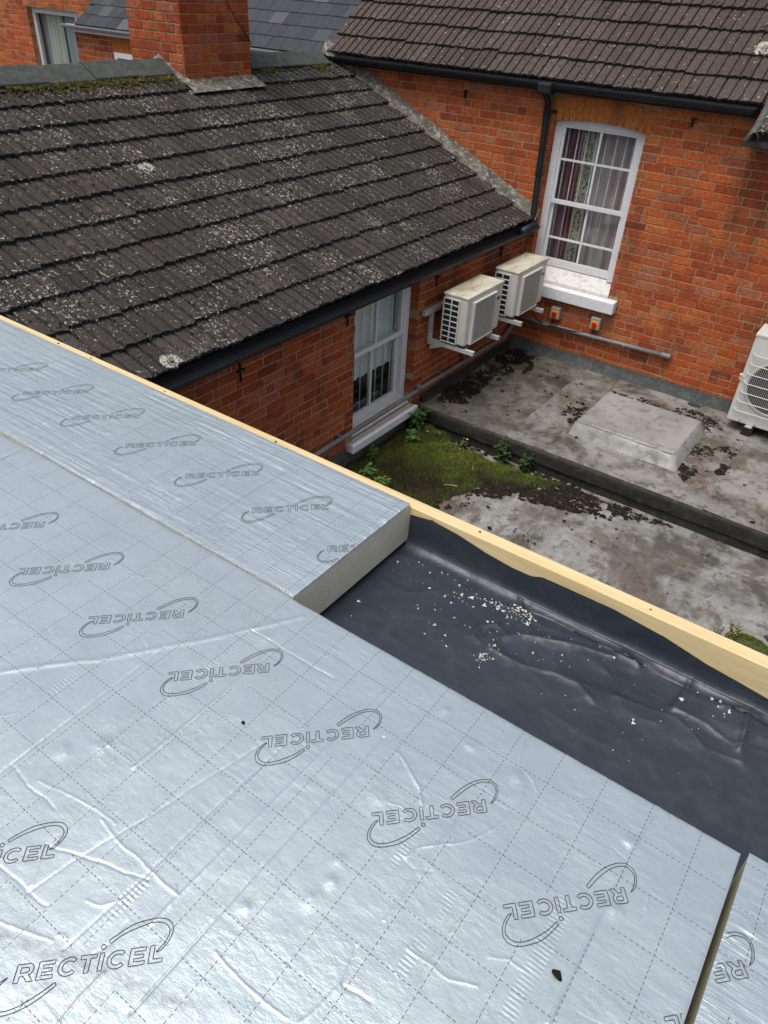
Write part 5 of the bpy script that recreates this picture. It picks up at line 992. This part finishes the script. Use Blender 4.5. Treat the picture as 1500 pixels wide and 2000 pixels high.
def LE(o): return [(o, 0), (o + 26, 0), (o + 26, s_), (o + 7.5, s_), (o + 7.5, 11.4), (o + 23, 11.4), (o + 23, 17.2), (o + 7.5, 17.2), (o + 7.5, CH - s_), (o + 25.5, CH - s_), (o + 25.5, CH), (o, CH)]
def LC(o): return arc(o + 16.5, CH / 2, 16.5, CH / 2 + 0.5, 46, 316, 26) + arc(o + 16.5, CH / 2, 9.8, CH / 2 - 5.6, 318, 44, 22)
LET = [[(0, 0), (7.4, 0), (7.4, 9.2), (13.5, 9.2), (21.5, 0), (31, 0), (21.8, 10.2)] + arc(17.5, 19, 10.0, 9.5, -65, 90, 12) + [(0, CH)], [(7.4, 14.6), (16.5, 14.6)] + arc(16.5, 18.7, 4.2, 4.1, -90, 90, 8) + [(7.4, 22.8)],
       LE(35), LC(67.5), [(111.2, 0), (118.6, 0), (118.6, CH - s_), (127.8, CH - s_), (127.8, CH), (102, CH), (102, CH - s_), (111.2, CH - s_)], [(133, 0), (140, 0), (140, CH), (133, CH)], LC(146.5), LE(183.5), [(216, 0), (239, 0), (239, s_), (223.4, s_), (223.4, CH), (216, CH)]]
LET = [sl_(l) for l in LET] + [arc(139.5, 38.2, 3.9, 3.9, 0, 345, 15)]
swA = smooth([(68, -7.2), (41.8, -23.6), (14.6, -36.4), (-7.5, -40.1), (-21.6, -36.6), (-28.5, -29.1), (-29.7, -17.5), (-22.3, -2.4), (-9.5, 10.9)]) + smooth([(-18.2, 6.7), (-26.6, -1.8), (-33.4, -17), (-33.4, -30.1), (-25.9, -41), (-12.2, -46.1), (3.1, -45.5), (22.5, -40.7), (44.5, -30.4), (70.4, -12.9)])
swB = smooth([(147.4, 47.3), (166.6, 59.4), (190.7, 70.5), (213.2, 74), (232.2, 74), (245.1, 69.7), (253.3, 60.7), (255.1, 49), (249.3, 33.7), (237.6, 20.5), (228.2, 17.2)]) + smooth([(241.9, 30.3), (248.9, 44), (248.2, 54.2), (241.4, 62.8), (228.5, 67.4), (212, 66.8), (194.8, 62.8), (171.2, 54.4), (150.7, 42.5)])
LOGO = LET + [swA, swB]
def logo(foil, parent, ox, oy, ang, wd=1.25):
    c, sn = math.cos(math.radians(ang)), math.sin(math.radians(ang)); mb = MB()
    for poly in LOGO:
        P = []; n = len(poly)
        for i in range(n):                                  # short segments follow the wrinkled foil
            a, b = np.array(poly[i]), np.array(poly[(i + 1) % n]); L = np.hypot(*(b - a)); k = max(1, int(L / 4))
            P += [a + (b - a) * j / k for j in range(k)]
        P = np.array(P); n = len(P); T_ = np.roll(P, -1, 0) - np.roll(P, 1, 0); T_ /= np.linalg.norm(T_, axis=1)[:, None] + 1e-9; N_ = np.stack([-T_[:, 1], T_[:, 0]], 1)
        q = []
        for sgn in (1, -1):
            Q = (P + sgn * N_ * wd / 2) / 1000; q.append(np.stack([ox + Q[:, 0] * c - Q[:, 1] * sn, oy + Q[:, 0] * sn + Q[:, 1] * c], 1))
        ok = lambda v: (foil.x0 + 0.004 < v[0] < foil.x1 - 0.004) and (foil.y0 + 0.004 < v[1] < foil.y1 - 0.004)
        V = np.concatenate(q); Z = foil.h(V[:, 0], V[:, 1]) + 0.0011
        fs = [(i, (i + 1) % n, (i + 1) % n + n, i + n) for i in range(n) if ok(q[0][i]) and ok(q[0][(i + 1) % n])]
        if fs: mb.add([(float(V[k, 0]), float(V[k, 1]), float(Z[k])) for k in range(2 * n)], fs)
    if mb.f: mb.build('printed_logo', MT['ink'], parent, fix=False)
def board(label, x0, x1, y0, y1, z, creases, bumps, seed, grid, rip, rip_sh, logos, res=0.0048, thick=0.150, amp=1.0, ladders=()):
    t = empty('insulation_board', ((x0 + x1) / 2, (y0 + y1) / 2, z - thick)); tag(t, label, 'insulation board', 'foil faced insulation boards')
    bx(x0 + 0.001, x1 - 0.001, y0 + 0.001, y1 - 0.001, z - thick, z - 0.0040).build('foam_core', MT['foam'], t)
    F = Foil(x0, x1, y0, y1, z, creases, bumps, seed, rip, res, amp, ladders); mat = m_foil('printed_foil', *grid, rip_sh); grid_mesh('foil_facing', F.X, F.Y, F.z + F.H, mat, t)
    # rolled edge of the facing, down to the foam
    ed = MB(); ny, nx = F.H.shape
    for (ix, iy) in ((range(nx), [0] * nx), (range(nx), [ny - 1] * nx), ([0] * ny, range(ny)), ([nx - 1] * ny, range(ny))):
        ix, iy = list(ix), list(iy); n = len(ix); up_ = [(F.X[j, i], F.Y[j, i], F.z + F.H[j, i]) for i, j in zip(ix, iy)]
        ed.add([tuple(map(float, p)) for p in up_] + [(float(p[0]), float(p[1]), F.z - 0.0045) for p in up_], [(k, k + 1, n + k + 1, n + k) for k in range(n - 1)])
    ed.build('facing_edge', mat, t, fix=False)
    for (ox, oy, an) in logos: logo(F, t, ox, oy, an)
    return t, F
RX = (10, 95, 0.0011, 2.2, 6.0)      # ripples drawn out along the board
board('foil board cut off square beside the black sheet and along the timber', 0.25, 2.655, -7.002, -6.434, 1.0775, CA, BA, 11, (2.625, 0.1, -6.5, [(2.39, -6.70)]), (6, 105, 0.0052, 1.6, 4.0), (0.10, 1.0, 150, 0.6), [(2.608 - 0.303 * k, -6.797, 45) for k in range(7)], res=0.0045)
bB, FB = board('whole foil board with two rows of print and deep creases', 1.439, 3.840, -8.207, -7.006, ZB, CB, BB, 12, (3.764, 0.1013, -7.10, [(3.305, -7.325), (2.995, -7.905)]), (14, 90, 0.0008, 3.0, 5.0), (0.45, 1.0, 75, 0.30), [(3.372 + 0.6068 - 0.3034 * k, -7.216, -135) for k in range(8)] + [(2.913 + 0.3034 * k, -7.994, 45) for k in (-4, -3, -2, -1, 0, 1, 2)], res=0.0021, ladders=[(2.43, -7.60, -7.25, 0.014), (2.55, -7.55, -7.20, 0.012), (2.66, -7.48, -7.15, 0.012), (3.60, -7.55, -7.30, 0.016), (3.42, -7.60, -7.42, 0.012), (3.30, -7.45, -7.25, 0.010), (2.95, -7.98, -7.75, 0.012)])
board('foil board beyond the open joint beside the creased board', 3.854, 5.1, -8.207, -6.993, ZB + 0.001, [[(3.9, -7.30), (4.05, -7.305), (4.2, -7.30)], [(3.88, -7.36), (4.1, -7.37), (4.3, -7.36)], [(3.87, -7.10), (4.0, -7.16)]], [(3900, -7150)], 13, (4.000, 0.1013, -7.12, [(3.83, -7.33)]), (10, 100, 0.0018, 2.5, 4.0), (0.10, 1.0, 130, 0.5), [(3.892, -7.214, -135), (4.195, -7.214, -135)], res=0.0055)
board('foil board meeting the end of the creased board and the outbuilding', 0.20, 1.434, -8.207, -7.010, ZB - 0.002, [], [(900, -7300)], 15, (1.4, 0.1013, -7.10, [(1.2, -7.325)]), (10, 90, 0.0010, 2.5, 4.0), (0.16, 1.0, 120, 0.4), [(1.248 - 0.3034 * k, -7.216, -135) for k in range(3)], res=0.009)
tag(MB().tube([(3.630, -7.432, ZB - 0.001), (3.638, -7.434, ZB + 0.006), (3.647, -7.438, ZB - 0.001)], [0.004, 0.007, 0.003], 7, 0.2).build('dirt_lump', MT['clump'], smooth=True), 'black lump of dirt on the creased foil board', 'dirt')
tag(MB().tube([(2.836, -7.383, ZB), (2.840, -7.383, ZB + 0.003), (2.845, -7.384, ZB)], [0.002, 0.004, 0.002], 7, 0.2).build('dirt_lump', MT['clump'], smooth=True), 'tiny dark speck of grit between two prints on the creased board', 'dirt')

# ================================================================== TIMBER UPSTAND
tm = bx(0.17, 7.1, -6.432, -6.386, 0.906, 1.0625).build('timber_upstand', MT['timber'], bevel=0.004, seg=3)
tag(tm, 'long pale pine timber upstand along the edge of the new roof', 'timber')

R = random.Random(9); st = MB()                         # blurred grade stamp and nail heads on the timber
for k in range(70):
    x = 2.745 + R.uniform(-0.022, 0.022); z = 1.035 + R.uniform(-0.016, 0.016)
    if R.random() < 0.35 + 0.4 * (abs(x - 2.735) < 0.008): st.add([(x, -6.4328, z), (x + R.uniform(0.001, 0.004), -6.4328, z), (x + R.uniform(0.001, 0.004), -6.4328, z + R.uniform(0.0008, 0.003)), (x, -6.4328, z + R.uniform(0.0008, 0.003))], [(0, 1, 2, 3)])
tag(st.build('grade_stamp', MT['ink'], tm, fix=False), kind='stuff')
for x in (0.75, 0.98, 1.45, 2.05, 2.9, 3.45, 4.1): MB().tube([(x, -6.409 + R.uniform(-0.008, 0.008), 1.061), (x, -6.409, 1.0633)], 0.004, 10).build('screw_head', MT['iron'], tm)

# ================================================================== BLACK VAPOUR SHEET
CM = mm([[(2681, -6495), (2827, -6489), (2874, -6500), (2995, -6510), (3103, -6512), (3207, -6510), (3345, -6490), (3428, -6480), (3550, -6490), (3640, -6500), (3800, -6490)], [(3085, -6440), (3123, -6500)], [(3121, -6522), (3115, -6608), (3111, -6674), (3107, -6773), (3106, -6885), (3106, -7000)], [(3087, -6630), (3077, -6685), (3050, -6675), (3046, -6631), (3082, -6585), (3115, -6608)], [(3113, -6641), (3164, -6585), (3246, -6551), (3326, -6518), (3406, -6500)], [(3116, -6684), (3218, -6692), (3296, -6659), (3369, -6658), (3427, -6692)], [(3614, -6450), (3612, -6497), (3609, -6576)], [(3770, -6450), (3771, -6489), (3781, -6600)], [(3436, -6468), (3480, -6492)], [(3465, -6636), (3622, -6603), (3715, -6651), (3800, -6631)], [(3605, -6578), (3693, -6573), (3760, -6593), (3843, -6563)], [(3708, -6491), (3753, -6462), (3793, -6458)], [(3338, -6787), (3448, -6800), (3528, -6796)], [(2719, -6843), (2841, -6826), (2931, -6832)], [(2708, -6641), (2800, -6640), (2860, -6574)]])
EDX = [2.5, 2.662, 2.744, 2.85, 2.945, 3.036, 3.097, 3.110, 3.137, 3.203, 3.361, 3.514, 3.634, 3.718, 3.8, 4.2, 5.0, 6.0]; EDZ = [1.03, 1.035, 1.049, 1.039, 1.02, 1.01, 1.011, 1.014, 1.026, 1.027, 1.028, 1.013, 0.988, 0.979, 0.968, 0.975, 1.0, 0.99]
xs = np.concatenate([np.arange(2.60, 4.0, 0.004), np.arange(4.0, 6.9, 0.03)]); nf = 200; na, nv = 16, 8; rows = nf + na + nv
X = np.repeat(xs[None], rows, 0); rad = 0.012 + 0.055 * fbm(xs * 3.1, xs * 0, 77); Yw = -6.4365
Y = np.zeros_like(X); Z = np.zeros_like(X); zf = 0.9095; ze = np.interp(xs, EDX, EDZ)
for i in range(nf): Y[i] = -7.30 + (Yw - rad + 7.30) * i / (nf - 1); Z[i] = zf
for i in range(na): a = (i + 1) / na * math.pi / 2; Y[nf + i] = Yw - rad + rad * math.sin(a); Z[nf + i] = np.minimum(zf + rad * (1 - math.cos(a)), ze - 0.01 * (1 - i / na))
zb_ = Z[nf + na - 1]
for i in range(nv): Y[nf + na + i] = Yw + 0.001; Z[nf + na + i] = zb_ + (np.maximum(ze, zb_ + 0.002) - zb_) * (i + 1) / nv
WX = X + 0.012 * (fbm(X * 9, Y * 9, 70) - 0.47); WY = Y + 0.012 * (fbm(X * 9, Y * 9, 73) - 0.47); R = random.Random(3)
cr = lambda fx, fy, s0: np.clip(0.16 - np.abs(fbm(X * fx, Y * fy, s0, 3) - 0.44), 0, 1)
foldm = np.clip((X - 2.85) / 0.55, 0.1, 1) * np.clip((Y + 6.86) / 0.22, 0.03, 1)
FH = foldm * (0.055 * cr(2.6, 5.0, 88) + 0.020 * cr(6.5, 10, 90) + 0.004 * cr(14, 17, 92)) + 0.012 * (fbm(X * 3.5, Y * 5, 80) - 0.25) + 0.005 * (fbm(X * 11, Y * 11, 82) - 0.3) 
for i, c in enumerate(CM):
    d = seg_dist(WX, WY, c); a, wv = [(0.004, 0.030), (0.008, 0.007), (0.003, 0.004), (0.007, 0.010), (0.008, 0.014), (0.007, 0.016), (0.008, 0.010), (0.011, 0.012), (0.008, 0.010), (0.007, 0.018), (0.009, 0.012), (0.008, 0.010), (0.003, 0.03), (0.003, 0.03), (0.004, 0.02)][i]; FH += 1.25 * a * np.exp(-(d / wv) ** 0.95) * (0.2 + 1.5 * fbm(X * 5, Y * 5, 85 + i))
fade = np.ones(rows); fade[nf:] = np.linspace(1, 0.0, na + nv) ** 1.5; front = np.clip((Y + 7.02) / 0.12, 0, 1)
FH = np.maximum(FH, 0.0) * fade[:, None] * (0.25 + 0.75 * front)
Z2 = Z + FH * np.where(np.arange(rows)[:, None] < nf + na // 2, 1.0, 0.4); Y2 = Y - FH * np.where(np.arange(rows)[:, None] >= nf, 0.5, 0.0)
under = (X < 2.66) | (Y < -7.004); Z2 = np.where(under, np.minimum(Z2, 0.9105), Z2)
sheet_o = grid_mesh('vapour_barrier', X, Y2, Z2, MT['membrane']); tag(sheet_o, 'crumpled black polythene sheet laid between boards and timber', 'plastic sheet')
def sheet_h(x, y):
    j = np.clip(np.searchsorted(xs, x), 1, len(xs) - 1); i = np.clip(((y + 7.30) / (Yw - rad[j] + 7.30) * (nf - 1)).astype(int), 0, nf - 1); return Z2[i, j]
r = np.random.default_rng(12); cx_, cy_ = [], []
for (x, y, sx, sy, n) in ((2.937, -6.555, 0.03, 0.02, 26), (3.0, -6.525, 0.02, 0.012, 22), (3.054, -6.515, 0.025, 0.014, 40), (3.11, -6.52, 0.03, 0.016, 75), (3.135, -6.50, 0.02, 0.012, 35), (3.116, -6.728, 0.008, 0.035, 60), (2.838, -6.50, 0.05, 0.02, 30), (3.727, -6.49, 0.02, 0.02, 10), (3.666, -6.48, 0.03, 0.02, 8), (3.135, -6.683, 0.012, 0.02, 14), (3.18, -6.56, 0.08, 0.05, 40), (2.95, -6.65, 0.16, 0.12, 60), (3.5, -6.6, 0.3, 0.10, 70), (3.3, -6.8, 0.3, 0.12, 16)):
    cx_ += list(r.normal(x, sx, n)); cy_ += list(r.normal(y, sy, n))
cx_, cy_ = np.array(cx_), np.array(cy_); k = (cx_ > 2.68) & (cy_ < -6.47) & (cy_ > -7.0); cx_, cy_ = cx_[k], cy_[k]; n = len(cx_); s_ = r.gamma(1.1, 0.0016, n).clip(0.0006, 0.008)
base = np.array([(1, 0, 0.1), (-0.3, 0.9, 0), (-0.6, -0.8, 0.1), (0.1, 0.1, 1.1), (0.2, 0, -0.6)]); F = np.array([(0, 1, 3), (1, 2, 3), (2, 0, 3), (1, 0, 4), (2, 1, 4), (0, 2, 4)])
V = base[None] * (1 + r.normal(0, 0.3, (n, 5, 3))) * s_[:, None, None]; a = r.uniform(0, 6.28, n)[:, None]; zz = sheet_h(cx_, cy_)
P = np.stack([V[..., 0] * np.cos(a) - V[..., 1] * np.sin(a) + cx_[:, None], V[..., 0] * np.sin(a) + V[..., 1] * np.cos(a) + cy_[:, None], V[..., 2] + zz[:, None] + s_[:, None] * 0.3], -1).reshape(-1, 3)
tag(tri_mesh('foam_crumbs', P, (F[None] + 5 * np.arange(n)[:, None, None]).reshape(-1, 3), MT['crumb']), 'white foam crumbs scattered over the black polythene sheet', 'crumbs', kind='stuff')
